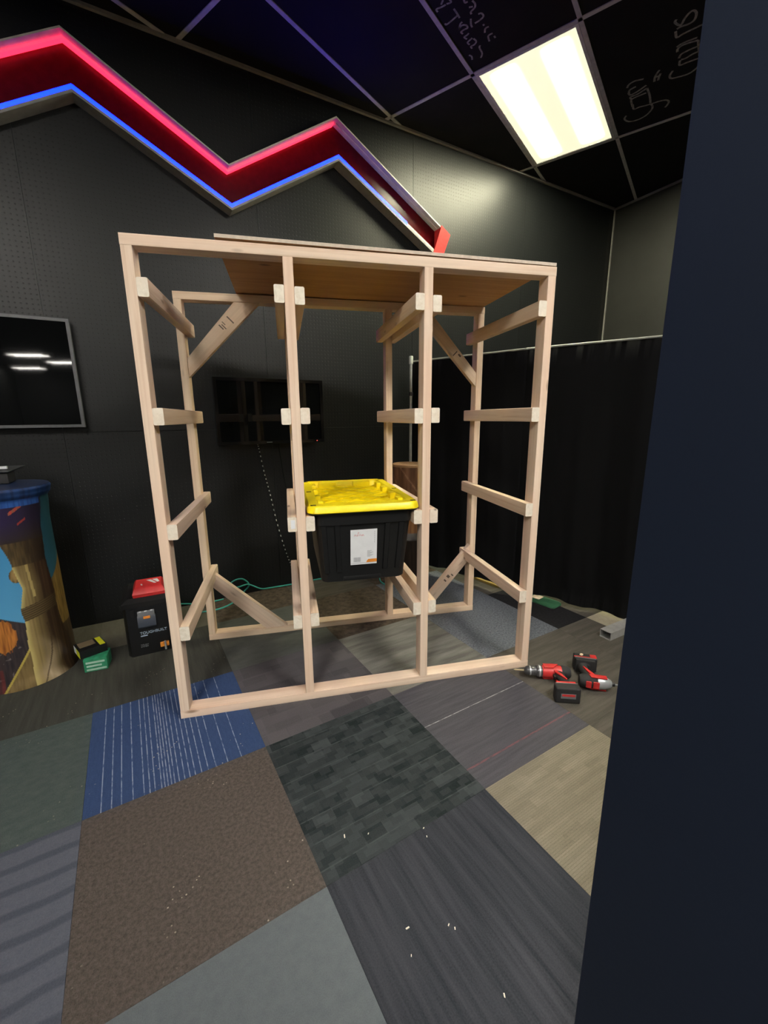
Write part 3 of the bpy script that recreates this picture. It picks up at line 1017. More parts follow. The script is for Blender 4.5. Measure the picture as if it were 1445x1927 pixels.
finish(bm, 'small_print', M_BARS, LMF, lab)
box('rule_line', -0.06, 0.06, -0.0805, -0.0792, 0.0012, 0.0016, M_BARS, LMF, lab)
bm = bmesh.new()
for st in ([(-0.044, 0.056), (-0.040, 0.064), (-0.036, 0.056)], [(-0.034, 0.062), (-0.030, 0.058), (-0.033, 0.055)], [(-0.028, 0.056), (-0.026, 0.074), (-0.022, 0.07)], [(-0.022, 0.056), (-0.018, 0.064), (-0.014, 0.056)], [(-0.012, 0.062), (-0.008, 0.060), (-0.011, 0.055)], [(-0.008, 0.055), (-0.004, 0.063), (0.0, 0.055)]):
    ribbon(bm, st, 0.0012, 0.0016)
finish(bm, 'faded_lettering', M_FADED, LMF, lab)

# ------------------------------------------------------------------ wall mounted screens
M_SCREEN = NT('glossy_black_screen').color((0.005, 0.0055, 0.006)).set(0.03, spec=0.35).m
M_BEZEL = plain('grey_bezel', (0.12, 0.125, 0.135), 0.35)
M_GLOSSBLACK = plain('gloss_black_bezel', (0.008, 0.008, 0.009), 0.15)


def screen(name, s0, s1, z0, z1, bez, mbez, label, dep=0.07, bw=0.016, tilt=0.0):
    M = wall_frame((s0 + s1) / 2, z0, dep) @ Matrix.Rotation(tilt, 4, 'X')
    t = empty(name, M, label, 'television')
    w, h = (s1 - s0) / 2, z1 - z0
    bm = bmesh.new()
    for a in (-1, 1):
        add_box(bm, *sorted((a * w, a * (w - bw))), 0.0, 0.045, 0, h)
    add_box(bm, -w + bw, w - bw, 0.0, 0.045, 0, bw)
    add_box(bm, -w + bw, w - bw, 0.0, 0.045, h - bw, h)
    finish(bm, 'bezel', mbez, M, t)
    box('screen', -w + bw, w - bw, 0.004, 0.012, bw, h - bw, M_SCREEN, M, t)
    box('back_cover', -w + bw, w - bw, 0.012, 0.044, bw, h - bw, M_BLACKMATTE, M, t)
    box('wall_bracket', -0.15, 0.15, 0.044, dep - 0.0005, h * 0.3, h * 0.7, M_DARKMETAL, M, t)
    return t, M, w, h


screen('television', -1.33, -0.285, 1.253, 1.84, None, M_BEZEL, 'black television with a grey frame on the wall above the printed pedestal')
tv2, MT2, w2, h2 = screen('television', 0.437, 1.20, 1.118, 1.563, None, M_GLOSSBLACK, 'all black television on the wall behind the timber rack', bw=0.022)
box('logo', -0.055, -0.015, -0.001, 0.0, 0.008, 0.014, M_GREY, MT2, tv2)
box('power_light', w2 - 0.062, w2 - 0.056, -0.002, 0.0, 0.009, 0.014, emis_mat('red_indicator', (1.0, 0.05, 0.03), 1.5), MT2, tv2)

# dashed cord hanging from the second screen
pts = smooth_path([wp(s, z, 0.018) for s, z in [(0.705, 1.13), (0.717, 1.08), (0.743, 0.906), (0.775, 0.745), (0.809, 0.537), (0.857, 0.319), (0.899, 0.172), (0.925, 0.10)]], 8)
bm = bmesh.new()
dense = []
for a, b in zip(pts, pts[1:]):
    dense += [a, (a + b) / 2]
dense.append(pts[-1])
c0 = dense[0].copy()
add_tube(bm, [p - c0 for p in dense], 0.004, 6, mi=lambda i: 1 if i % 3 == 0 else 0)
tag(finish(bm, 'power_cord', [M_BLACKMATTE, plain('white_braid', (0.55, 0.55, 0.52), 0.7)], T(*c0), smooth=True), 'black and white flecked cord hanging down the wall from the black television', 'cord')
tag(tube('power_cord', smooth_path([wp(0.86, 1.13, 0.012), wp(0.885, 0.9, 0.012), wp(0.93, 0.6, 0.012), wp(0.985, 0.3, 0.012), wp(1.02, 0.05, 0.012)], 6), 0.0035, M_BLACKMATTE, n=6), 'thin plain black cord hanging straight down the wall behind the rack', 'cord')

# ------------------------------------------------------------------ zigzag light box on the wall
ZL = [(-1.0, 2.432), (-0.113, 2.950), (0.643, 2.569), (1.375, 3.015), (2.25, 2.543)]
ZU = [(-1.0, 2.693), (-0.128, 3.199), (0.643, 2.792), (1.365, 3.245), (2.25, 2.755)]
LIP = 0.09
zz = empty('zigzag_sign', wall_frame(0.6, 2.6, 0), 'zigzag light box trough with red panel and blue neon line on the wall', 'light box')
ZM = wall_frame(0, 0, 0)          # x = s, y = into the wall (so -y comes out), z up


def zig(name, line, z0, z1, o0, o1, mat, parent, n0=0, n1=None, sub=None):
    """a strip following the zigzag: vertical extent z0..z1 about the line, wall offset o0..o1"""
    L = line[n0:n1]
    bm = bmesh.new()
    rings = []
    for s, z in L:
        rings.append([bm.verts.new(p) for p in ((s, -o0, z + z0), (s, -o1, z + z0), (s, -o1, z + z1), (s, -o0, z + z1))])
    for a, b in zip(rings, rings[1:]):
        for k in range(4):
            bm.faces.new((a[k], a[(k + 1) % 4], b[(k + 1) % 4], b[k]))
    bm.faces.new(rings[0])
    bm.faces.new(rings[-1][::-1])
    return finish(bm, name, mat, ZM, parent)


M_BOARDGREY = plain('grey_trough_board', (0.34, 0.335, 0.33), 0.5)
M_BOARDWHITE = plain('white_trough_board', (0.62, 0.60, 0.54), 0.45)
M_REDPANEL = plain('glossy_red_panel', (0.22, 0.006, 0.013), 0.2)
M_LEDBLUE = emis_mat('blue_neon', (0.0, 0.0028, 1.0), LED_BLUE, (0.1, 0.2, 0.8))
M_LEDRED = emis_mat('red_neon', (1.0, 0.018, 0.05), LED_RED, (0.8, 0.2, 0.2))
M_LEDOFF = plain('unlit_neon', (0.72, 0.66, 0.58), 0.35)
zig('lower_board', ZL, -0.016, 0.0, 0.0, LIP, M_BOARDGREY, zz)
zig('upper_board', ZU, 0.0, 0.009, 0.0, LIP, M_BOARDWHITE, zz)
for n0, n1, po in ((0, 4, 0.008), (3, 5, 0.008)):
    pan = bmesh.new()
    vs = [(pan.verts.new((q[0], -po, q[1])), pan.verts.new((r[0], -po, r[1]))) for q, r in zip(ZL[n0:n1], ZU[n0:n1])]
    for a, b in zip(vs, vs[1:]):
        pan.faces.new((a[0], b[0], b[1], a[1]))
    bmesh.ops.solidify(pan, geom=pan.faces[:], thickness=0.006)
    finish(pan, 'red_panel', M_REDPANEL, ZM, zz)


def lerp_line(line, s):
    for a, b in zip(line, line[1:]):
        if a[0] <= s <= b[0]:
            t = (s - a[0]) / (b[0] - a[0])
            return (s, a[1] + (b[1] - a[1]) * t)
    return line[-1]


BL = ZL[:4] + [lerp_line(ZL, 1.93)]
zig('neon_carrier', BL, 0.001, 0.022, LIP - 0.024, LIP - 0.0032, emis_mat('dim_blue_silicone', (0.06, 0.01, 1.0), 1.0, (0.05, 0.02, 0.4)), zz)
zig('blue_neon_face', BL, 0.0015, 0.0215, LIP - 0.003, LIP - 0.0015, M_LEDBLUE, zz)
zig('unlit_neon_strip', [lerp_line(ZL, 1.931), lerp_line(ZL, 2.235)], 0.001, 0.020, LIP - 0.022, LIP - 0.006, M_LEDOFF, zz)
RL = ZU[:4]
zig('red_neon_strip', RL, -0.014, -0.001, 0.010, 0.045, M_LEDRED, zz)
zig('unlit_neon_strip', [lerp_line(ZU, 1.376), lerp_line(ZU, 2.235)], -0.008, -0.001, 0.035, 0.055, M_LEDOFF, zz)
# end cap
ec = bmesh.new()
add_box(ec, 2.242, 2.256, -LIP - 0.001, 0.0, 2.526, 2.768)
M_ACRYL = plain('red_acrylic', (0.75, 0.05, 0.05), 0.25)
finish(ec, 'end_cap', M_ACRYL, ZM, zz)
prism('end_plate', [(2.248, 2.772), (2.335, 2.720), (2.268, 2.560), (2.165, 2.545)], LIP + 0.001, LIP + 0.007, M_ACRYL, ZM @ Matrix(((1, 0, 0, 0), (0, 0, -1, 0), (0, 1, 0, 0), (0, 0, 0, 1))), zz)

# ------------------------------------------------------------------ printed pedestals
def painted(name, ax, prof, fn, parent, a0, nth=440, nz=300, zmax=None):
    me = bpy.data.meshes.new(name)
    V, F, Cc = [], [], []
    z0, z1 = prof[0][1], prof[-1][1]

    def rad(z):
        for (r0, a), (r1, b) in zip(prof, prof[1:]):
            if a <= z <= b:
                t = (z - a) / (b - a)
                t = t * t * (3 - 2 * t)
                return r0 + (r1 - r0) * t
        return prof[-1][0]
    for j in range(nz + 1):
        z = z0 + (z1 - z0) * j / nz
        r = rad(z)
        for i in range(nth):
            th = 2 * PI * i / nth
            V.append((r * math.cos(th), r * math.sin(th), z))
            d = (math.degrees(th - a0) + 180) % 360 - 180
            Cc.append(fn(d, z))
    for j in range(nz):
        for i in range(nth):
            F.append((j * nth + i, j * nth + (i + 1) % nth, (j + 1) * nth + (i + 1) % nth, (j + 1) * nth + i))
    me.from_pydata(V, [], F)
    at = me.color_attributes.new('print', 'FLOAT_COLOR', 'POINT')
    flat = []
    for c in Cc:
        flat += [c[0], c[1], c[2], 1.0]
    at.data.foreach_set('color', flat)
    me.polygons.foreach_set('use_smooth', [True] * len(F))
    t = NT(name + '_print')
    ca = t.node('ShaderNodeVertexColor')
    ca.layer_name = 'print'
    t.color(ca.outputs[0]).set(0.38, spec=0.4)
    me.materials.append(t.m)
    o = bpy.data.objects.new(name, me)
    return place(o, T(*ax), parent)


def hsh(a, b):
    v = math.sin(a * 127.1 + b * 311.7) * 43758.5453
    return v - math.floor(v)


def vnoise(x, y):
    xi, yi = math.floor(x), math.floor(y)
    fx, fy = x - xi, y - yi
    fx, fy = fx * fx * (3 - 2 * fx), fy * fy * (3 - 2 * fy)
    a = hsh(xi, yi) * (1 - fx) + hsh(xi + 1, yi) * fx
    b = hsh(xi, yi + 1) * (1 - fx) + hsh(xi + 1, yi + 1) * fx
    return a * (1 - fy) + b * fy


def lerp3(a, b, t):
    t = max(0.0, min(1.0, t))
    return tuple(a[i] + (b[i] - a[i]) * t for i in range(3))


def pw(tab, z):
    for (za, va), (zb, vb) in zip(tab, tab[1:]):
        if za <= z <= zb:
            return va + (vb - va) * (z - za) / (zb - za)
    return tab[0][1] if z < tab[0][0] else tab[-1][1]


POST_L = [(0.0, 4), (0.2, 5), (0.318, 6), (0.40, 4.5), (0.505, 10), (0.60, 5), (0.629, 4), (0.70, -1), (0.735, -4), (0.78, -30), (1.0, -30)]
POST_R = [(0.0, 75), (0.1, 66), (0.23, 55), (0.332, 50), (0.443, 50), (0.55, 47), (0.641, 45), (0.775, 48), (0.9, 52), (1.0, 56)]


def print_a(d, z):
    """printed scene: a weathered timber post bound with rope against a blue sky, dark ground, orange leaves"""
    wob = (vnoise(z * 18, 3.3) - 0.5) * 2
    pl, pr = pw(POST_L, z) + wob, pw(POST_R, z) + wob * 0.8
    n = vnoise(d * 0.35, z * 6)
    n2 = vnoise(d * 0.8 + 7, z * 22)
    if z > 0.935:
        return lerp3((0.008, 0.018, 0.06), (0.018, 0.06, 0.19), n)
    if z > 0.90 and d < 50:
        return lerp3((0.015, 0.05, 0.20), (0.035, 0.12, 0.40), n2)
    if pl <= d <= pr:
        t = (d - pl) / max(1, pr - pl)
        if z > 0.735:
            # night-blue upper print with a few red fish-like dashes
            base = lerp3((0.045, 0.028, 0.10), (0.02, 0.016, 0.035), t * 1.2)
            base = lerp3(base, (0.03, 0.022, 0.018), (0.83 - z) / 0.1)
            q = (d - 20) / 9.0 - (z - 0.893) / 0.022
            if abs(q) < 0.35 and 11 < d < 30:
                return (0.42, 0.06, 0.045) if int(d / 2.5) % 2 else (0.28, 0.10, 0.06)
            q = (d - 23) / 6.0 - (z - 0.828) / 0.014
            if abs(q) < 0.4 and 18 < d < 28:
                return (0.34, 0.05, 0.04)
            return base
        if z > 0.62:
            c = lerp3((0.16, 0.11, 0.045), (0.03, 0.02, 0.012), t * 1.3)
            return lerp3(c, (0.02, 0.014, 0.01), n2 * 0.8)
        if 0.335 < z - 0.0006 * d < 0.405:
            s = math.sin((z - 0.0006 * d) * 2 * PI / 0.011)
            return lerp3((0.045, 0.03, 0.015), (0.17, 0.12, 0.05), (s * 0.5 + 0.5) * (1 - t * 0.9))
        stripe = vnoise(d * 0.55 + 3, z * 1.3)
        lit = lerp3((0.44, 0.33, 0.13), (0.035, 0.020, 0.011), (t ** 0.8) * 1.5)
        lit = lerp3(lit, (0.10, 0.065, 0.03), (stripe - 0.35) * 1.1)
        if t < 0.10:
            lit = lerp3((0.55, 0.46, 0.18), lit, t / 0.10)
        if z < 0.26:
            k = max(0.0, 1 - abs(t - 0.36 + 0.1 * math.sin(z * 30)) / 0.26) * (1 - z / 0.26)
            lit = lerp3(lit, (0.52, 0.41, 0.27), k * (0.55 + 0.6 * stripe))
        crack = abs(d - (14 + 9 * math.sin(z * 9) + 40 * z))
        if z < 0.3 and crack < 1.0:
            lit = lerp3(lit, (0.05, 0.03, 0.015), 0.7)
        # a vertical pale sliver
        if 0.45 < z < 0.66 and abs(d - (18 + (0.66 - z) * 18)) < 1.6:
            lit = (0.40, 0.31, 0.12)
        return lit
    if d > pr:
        if z > 0.50 + (d - 47) * 0.0035:
            return lerp3((0.018, 0.065, 0.085), (0.03, 0.12, 0.17), (0.95 - z) * 2 + n2 * 0.15)
        if z > 0.25:
            return lerp3((0.10, 0.06, 0.015), (0.34, 0.22, 0.06), n2)
        return lerp3((0.03, 0.018, 0.01), (0.10, 0.065, 0.03), n)
    # left of the post
    if z < 0.21 and d > 5 - (0.205 - z) * 165 and z < 0.20:
        e = d - (5 - (0.205 - z) * 165)
        return (0.45, 0.36, 0.08) if e < 3 else lerp3((0.14, 0.095, 0.04), (0.24, 0.17, 0.07), n2)
    if 0.19 < z < 0.375 and d < -3:
        dx, dz = (d + 20) / 15.0, (z - 0.285) / 0.085
        if dx * dx + dz * dz + (n2 - 0.5) * 0.5 < 1.0:
            return lerp3((0.20, 0.06, 0.015), (0.62, 0.24, 0.05), n2)
    if z > 0.345 - d * 0.002:
        knob = ((d - 6) / 6.5) ** 2 + ((z - 0.575) / 0.035) ** 2
        if knob < 1:
            return lerp3((0.34, 0.22, 0.08), (0.08, 0.05, 0.02), knob * n2 * 1.6)
        return lerp3((0.10, 0.36, 0.62), (0.06, 0.27, 0.52), (z - 0.35) * 3)
    g = lerp3((0.022, 0.020, 0.024), (0.06, 0.045, 0.045), n2)
    if vnoise(d * 0.25, z * 60) > 0.86:
        g = (0.16, 0.14, 0.14)
    if z < 0.12 and -36 < d < -26:
        g = lerp3(g, (0.14, 0.03, 0.03), n)
    return g


PAX = (-0.885, 0.61)
ped = empty('display_pedestal', T(PAX[0], PAX[1], 0), 'round pedestal in a printed cover of a rope-bound timber post and blue sky', 'pedestal')
A0 = math.atan2(-1.777 - PAX[1], 0.5202 - PAX[0])
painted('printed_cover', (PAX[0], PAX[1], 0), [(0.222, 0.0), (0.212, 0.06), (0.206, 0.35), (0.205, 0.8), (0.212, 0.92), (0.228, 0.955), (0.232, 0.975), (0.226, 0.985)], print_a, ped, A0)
lathe('top', [(0.226, 0.9852), (0.222, 0.987), (0.20, 0.984), (0.0005, 0.984)], plain('navy_top_cover', (0.012, 0.025, 0.075), 0.35), T(PAX[0], PAX[1], 0), ped, 48)
bm = bmesh.new()
cable = smooth_path([(PAX[0] + 0.02, PAX[1] - 0.215, 0.990), (PAX[0] + 0.055, PAX[1] - 0.19, 0.991), (PAX[0] + 0.10, PAX[1] - 0.205, 0.9905)], 5)
add_tube(bm, [p - cable[0] for p in cable], 0.0035, 6)
tag(finish(bm, 'cable', M_WHITE, T(*cable[0]), smooth=True), 'short white cable lying on the rim of the printed pedestal', 'cable')
# equipment box on the pedestal with a tray and a white gadget
EM = T(-0.985, 0.69, 0.9875) @ Rz(0.25)
M_EQ = plain('dark_equipment', (0.028, 0.028, 0.03), 0.4)
eq = empty('equipment_box', EM, 'low black equipment box with a flared tray on the printed pedestal', 'equipment box')
box('body', -0.14, 0.14, -0.06, 0.06, 0.0, 0.052, M_EQ, EM, eq, bevel=0.004)
M_TRAY = plain('dark_tray', (0.05, 0.052, 0.058), 0.4)
loft('tray', [[(-0.142, -0.062, 0.0525), (0.142, -0.062, 0.0525), (0.142, 0.062, 0.0525), (-0.142, 0.062, 0.0525)], [(-0.16, -0.08, 0.058), (0.15, -0.08, 0.058), (0.178, 0.10, 0.072), (-0.16, 0.10, 0.072)], [(-0.16, -0.08, 0.061), (0.15, -0.08, 0.061), (0.178, 0.10, 0.075), (-0.16, 0.10, 0.075)]], M_TRAY, EM, eq)
GM = EM @ T(0.05, -0.02, 0.0695)
gd = empty('gadget', GM, 'small white plastic gadget on the tray of the equipment box', 'gadget')
loft('shell', [rr3(0.055, 0.02, 0.012, 0.0), rr3(0.058, 0.023, 0.014, 0.008), rr3(0.052, 0.018, 0.012, 0.018)], plain('white_plastic', (0.6, 0.62, 0.66), 0.4), GM, gd)
box('cord_clip', 0.05, 0.085, -0.008, 0.008, 0.0, 0.014, M_WHITE, GM, gd, bevel=0.003)


def print_b(d, z):
    """printed brown paper / bark like folds"""
    n = vnoise(d * 0.08, z * 14)
    n2 = vnoise(d * 0.22 + 5, z * 9 + 2)
    c = lerp3((0.10, 0.045, 0.022), (0.26, 0.13, 0.068), n2)
    fold = abs(((d * 0.006 + z * 1.9) % 0.35) - 0.175)
    if fold < 0.012:
        c = (0.36, 0.20, 0.12)
    if 0.60 < z < 0.66:
        c = lerp3((0.05, 0.05, 0.055), (0.36, 0.36, 0.38), n)
    if 0.42 < z <= 0.60:
        c = lerp3((0.13, 0.055, 0.02), (0.34, 0.17, 0.07), n2)
    if 0.36 < z <= 0.42:
        c = lerp3((0.03, 0.03, 0.03), (0.24, 0.24, 0.24), n)
    if z <= 0.36:
        c = lerp3((0.012, 0.010, 0.008), (0.05, 0.03, 0.02), n2)
    return c


SAX = (1.445, 1.365)
stump = empty('display_pedestal', T(SAX[0], SAX[1], 0), 'brown printed pedestal with a light wooden top behind the yellow lidded tote', 'pedestal')
SA0 = math.atan2(-1.777 - SAX[1], 0.5202 - SAX[0])
painted('printed_cover', (SAX[0], SAX[1], 0), [(0.135, 0.0), (0.13, 0.3), (0.128, 0.7), (0.132, 0.925)], print_b, stump, SA0, nth=120, nz=110)
lathe('top', [(0.132, 0.925), (0.134, 0.93), (0.134, 0.942), (0.13, 0.946), (0.0005, 0.946)], plain('tan_wood_top', (0.42, 0.25, 0.13), 0.5), T(SAX[0], SAX[1], 0), stump, 40)

# ------------------------------------------------------------------ toolbox, charger case and small boxes
KM = T(-0.392, 0.592, 0) @ Rz(0.26)
tb = empty('tool_box', KM, 'black rolling tool box with slate latch and pale lettering on the floor', 'tool box')
KW, KD, KH = 0.275, 0.30, 0.287
body = loft('body', [[(x, y, z) for x, y in [(0.012, 0.0), (KW - 0.012, 0.0), (KW, 0.02), (KW, KD), (0.0, KD), (-0.004, 0.03)]] for z in (0.0, KH)], M_BLACK, KM, tb)
loft('lid', [[(-0.006, -0.004, KH + 0.001), (KW + 0.004, -0.004, KH + 0.001), (KW + 0.004, KD + 0.003, KH + 0.001), (-0.006, KD + 0.003, KH + 0.001)], [(-0.006, -0.004, KH + 0.028), (KW + 0.004, -0.004, KH + 0.028), (KW + 0.004, KD + 0.003, KH + 0.028), (-0.006, KD + 0.003, KH + 0.028)], [(0.02, 0.02, KH + 0.05), (KW - 0.02, 0.02, KH + 0.05), (KW - 0.02, KD - 0.02, KH + 0.05), (0.02, KD - 0.02, KH + 0.05)]], M_BLACKMATTE, KM, tb)
lat = loft('latch', [[(x, y, z) for x, y in [(0.062, 0.0), (0.150, 0.0), (0.150, -d), (0.062, -d)]] for z, d in [(0.165, 0.010), (0.175, 0.018), (0.225, 0.016), (0.236, 0.009)]], M_LATCH, KM, tb)
loft('latch_cap', [[(x, y, z) for x, y in [(0.065, 0.0), (0.147, 0.0), (0.147, -d), (0.065, -d)]] for z, d in [(0.2365, 0.012), (0.256, 0.012), (0.262, 0.006)]], M_GREY, KM, tb)
box('orange_badge', 0.092, 0.124, -0.0185, -0.0165, 0.222, 0.236, M_ORANGE, KM, lat)
for xx in (0.072, 0.100, 0.128):
    box('rivet', xx, xx + 0.012, -0.014, -0.011, 0.2625, 0.2665, M_WHITE, KM, tb)
FM = KM @ frame((0.064, -0.0012, 0.125), (1, 0, 0), (0, -1, 0))
text_mesh('lettering', 'TOUGHBUILT', 0.0215, M_PRINT, FM, tb)
box('print_strip', 0.066, 0.10, -0.0012, -0.0004, 0.112, 0.118, M_PRINT, KM, tb)
text_mesh('small_lettering', 'TOUGH\nSYSTEM', 0.011, M_GREY, KM @ frame((0.06, -0.0012, 0.058), (1, 0, 0), (0, -1, 0)), tb)
lt2 = box('side_clip', 0.155, 0.200, -0.012, 0.0, 0.030, 0.058, M_ORANGE, KM, tb, bevel=0.004)
box('clip_bar', 0.176, 0.186, -0.020, -0.0115, 0.014, 0.066, M_SILVER, KM, lt2, bevel=0.003)
box('side_catch', 0.03, 0.05, -0.006, 0.0, 0.235, 0.275, M_BLACKMATTE, KM, tb)
# red case on top
CM = KM @ T(0.055, 0.015, KH + 0.0505)
rc = empty('charger_case', CM, 'red hard case with a white flash mark on top of the black tool box', 'tool case')
loft('shell', [[(x + 0.0, y, 0.0) for x, y in [(0, 0), (0.155, 0.0), (0.155, 0.17), (0.0, 0.17)]], [(x, y, 0.018) for x, y in [(-0.003, -0.003), (0.158, -0.003), (0.158, 0.173), (-0.003, 0.173)]], [(x, y, 0.042) for x, y in [(0.006, 0.014), (0.149, 0.014), (0.149, 0.166), (0.006, 0.166)]], [(x, y, 0.05) for x, y in [(0.014, 0.03), (0.141, 0.03), (0.141, 0.158), (0.014, 0.158)]]], M_RED, CM, rc)
for poly in ([(0.066, 0.13), (0.09, 0.13), (0.118, 0.062), (0.106, 0.062)], [(0.096, 0.13), (0.122, 0.13), (0.134, 0.078), (0.122, 0.072)]):
    prism('flash_mark', poly, 0.0502, 0.0508, M_WHITE, CM, rc)
prism('flash_mark', [(0.038, 0.075), (0.046, 0.075), (0.05, 0.05), (0.042, 0.05)], 0.0502, 0.0508, M_WHITE, CM, rc)
# two small cartons
GM = T(-0.575, 0.495, 0) @ Rz(0.16)
gb = empty('carton', GM, 'small green screw carton on the floor under the yellow and black one', 'carton')
box('box', 0.0, 0.105, 0.0, 0.10, 0.0, 0.07, M_GREEN, GM, gb, bevel=0.0015)
for z0, z1, x0, x1 in ((0.045, 0.056, 0.01, 0.095), (0.026, 0.036, 0.012, 0.08), (0.006, 0.016, 0.01, 0.10)):
    box('printed_band', x0, x1, -0.0006, 0.0002, z0, z1, M_PALEGREEN, GM, gb)
YM = T(-0.595, 0.515, 0.0702) @ Rz(0.62)
yb = empty('carton', YM, 'yellow and black shrink-wrapped carton lying on the green one', 'carton')
box('box', 0.0, 0.125, -0.01, 0.105, 0.0, 0.044, M_BLACK, YM, yb, bevel=0.0015)
box('yellow_band', 0.095, 0.120, -0.005, 0.100, 0.0441, 0.0447, M_YELLOW2, YM, yb)
box('yellow_end', -0.0007, 0.0, -0.008, 0.055, 0.003, 0.040, M_YELLOW2, YM, yb)
box('white_label', -0.0007, 0.0, 0.056, 0.10, 0.003, 0.040, M_WHITE, YM, yb)
box('tan_print', 0.012, 0.085, 0.03, 0.095, 0.0441, 0.0447, plain('tan_print', (0.20, 0.15, 0.09), 0.3), YM, yb)

# ------------------------------------------------------------------ teal cable along the wall
P1 = [(-0.353, 1.194, 0.038), (-0.259, 1.222, 0.026), (-0.138, 1.235, 0.008), (-0.039, 1.26, 0.008), (0.01, 1.28, 0.008)]
P2 = [(-0.123, 1.092, 0.006), (-0.009, 1.114, 0.006), (0.081, 1.197, 0.006), (0.145, 1.344, 0.022), (0.187, 1.357, 0.07), (0.152, 1.346, 0.122), (0.103, 1.331, 0.129), (0.059, 1.318, 0.105), (0.083, 1.325, 0.075), (0.115, 1.327, 0.072), (0.16, 1.33, 0.082), (0.193, 1.34, 0.078), (0.269, 1.371, 0.026), (0.338, 1.392, 0.017), (0.513, 1.445, 0.010), (0.685, 1.497, 0.008), (0.744, 1.514, 0.007), (0.98, 1.56, 0.006), (1.19, 1.48, 0.006), (1.20, 1.33, 0.006), (1.235, 1.224, 0.006)]
tag(tube('network_cable', smooth_path(P2, 8), 0.0055, M_TEAL, n=8), 'teal cable looping along the foot of the back wall behind the rack', 'cable')
tag(tube('network_cable', smooth_path(P1, 6), 0.005, M_TEAL, n=8), 'short teal cable end behind the black tool box', 'cable')

# ------------------------------------------------------------------ pipe and drape partition
DPTS = [Vector((1.526, 1.574, 0)), Vector((2.075, 0.845, 0)), Vector((2.62, 0.275, 0)), Vector((3.15, -0.25, 0))]
HT = 1.722
dr = empty('drape_partition', T(2.2, 0.7, 0), 'black cloth drape partition on a pale pipe frame to the right of the rack', 'partition')


def drape_mat():
    t = NT('black_cloth')
    n = t.noise(t.mapping((300, 300, 300)), 1.0, 2)
    t.color((0.0095, 0.0098, 0.0105)).set(0.9, spec=0.15).bump(n, 0.2, 0.001)
    t.b.inputs['Sheen Weight'].default_value = 0.04
    return t.m


M_DRAPE = drape_mat()
HEM = [0.085, 0.065, 0.012, 0.012]
for seg in range(3):
    a, b = DPTS[seg], DPTS[seg + 1]
    d = (b - a)
    L = d.length
    d.normalize()
    nrm = Vector((d.y, -d.x, 0))
    nu, nv = 60, 14
    bm = bmesh.new()
    G = []
    for i in range(nu + 1):
        col = []
        t = i / nu
        for j in range(nv + 1):
            v = j / nv
            hem = HEM[seg] * (1 - t) + HEM[seg + 1] * t + 0.004 * math.sin(t * 17 + seg)
            z = hem + (HT - 0.003 - hem) * v
            amp = 0.012 * (1 - v) ** 0.7 + 0.003
            off = amp * math.sin(t * L * 22 + seg * 1.7 + 0.6 * math.sin(v * 3)) + 0.3 * amp * math.sin(t * L * 61 + v)
            p = a + d * (L * (-0.012 + 1.024 * t)) - nrm * (0.009 * (seg % 2)) - nrm * (off - 0.0) + Vector((0, 0, z))
            col.append(bm.verts.new(p - a))
        G.append(col)
    for i in range(nu):
        for j in range(nv):
            bm.faces.new((G[i][j], G[i + 1][j], G[i + 1][j + 1], G[i][j + 1]))
    bmesh.ops.solidify(bm, geom=bm.faces[:], thickness=0.004)
    finish(bm, 'drape_panel', M_DRAPE, T(*a), dr, smooth=True, sharp=60)
    tube('crossbar', [a + Vector((0, 0, HT)) + d * 0.002, b + Vector((0, 0, HT)) - d * 0.002], 0.0065, plain('pale_pipe', (0.33, 0.34, 0.31), 0.4), dr)
M_PIPE = plain('pale_pipe_upright', (0.55, 0.58, 0.52), 0.4)
pole = lathe('upright', [(0.011, 0.012), (0.011, HT - 0.02), (0.016, HT - 0.018), (0.016, HT + 0.035), (0.013, HT + 0.04)], M_PIPE, T(1.512, 1.565, 0), dr, 16)
lathe('collar', [(0.017, 1.46), (0.017, 1.49)], M_DARKMETAL, T(1.512, 1.565, 0), pole, 16)
box('base_plate', -0.035, 0.035, -0.035, 0.035, 0.0, 0.012, M_DARKMETAL, T(1.512, 1.565, 0), dr, bevel=0.003)
lathe('upright', [(0.011, 0.012), (0.011, HT - 0.012)], M_PIPE, T(3.165, -0.265, 0), dr, 16)
box('base_plate', -0.1, 0.1, -0.1, 0.1, 0.0, 0.012, M_DARKMETAL, T(3.165, -0.265, 0), dr, bevel=0.003)

# hollow tube, board and packet on the floor by the drape
HM = frame((2.303, 0.152, 0.0), (0.955, 0.29, 0), (0, 0, 1))
bm = bmesh.new()
w, h, th = 0.034, 0.048, 0.003
add_box(bm, 0, 0.27, -w, w, 0, th)
add_box(bm, 0, 0.27, -w, w, h - th, h)
add_box(bm, 0, 0.27, -w, -w + th, th, h - th)
add_box(bm, 0, 0.27, w - th, w, th, h - th)
tag(finish(bm, 'metal_tube', plain('dull_grey_metal', (0.36, 0.36, 0.34), 0.5, metal=0.1), HM), 'short grey hollow rectangular tube on the floor by the drape', 'tube')
pa, pb = tp(3.245, -1.78), tp(3.315, -1.08)
d = (pb - pa)
BM_ = frame(((pa.x + pb.x) / 2, (pa.y + pb.y) / 2, 0.0095), (d.x, d.y, 0), (0, 0, 1))
bm = bmesh.new()
add_box(bm, -d.length / 2, d.length / 2, -0.035, 0.035, -0.0095, 0.0095)
bmesh.ops.bevel(bm, geom=bm.edges[:], offset=0.002, segments=1, affect='EDGES')
tag(finish(bm, 'wood_offcut', wood('yellow_pine', (0.62, 0.46, 0.15), (0.5, 0.34, 0.1)), BM_), 'narrow yellow wood offcut lying on the floor at the drape hem', 'board')
pa, pb = tp(3.36, -0.70), tp(3.42, -0.32)
d = pb - pa
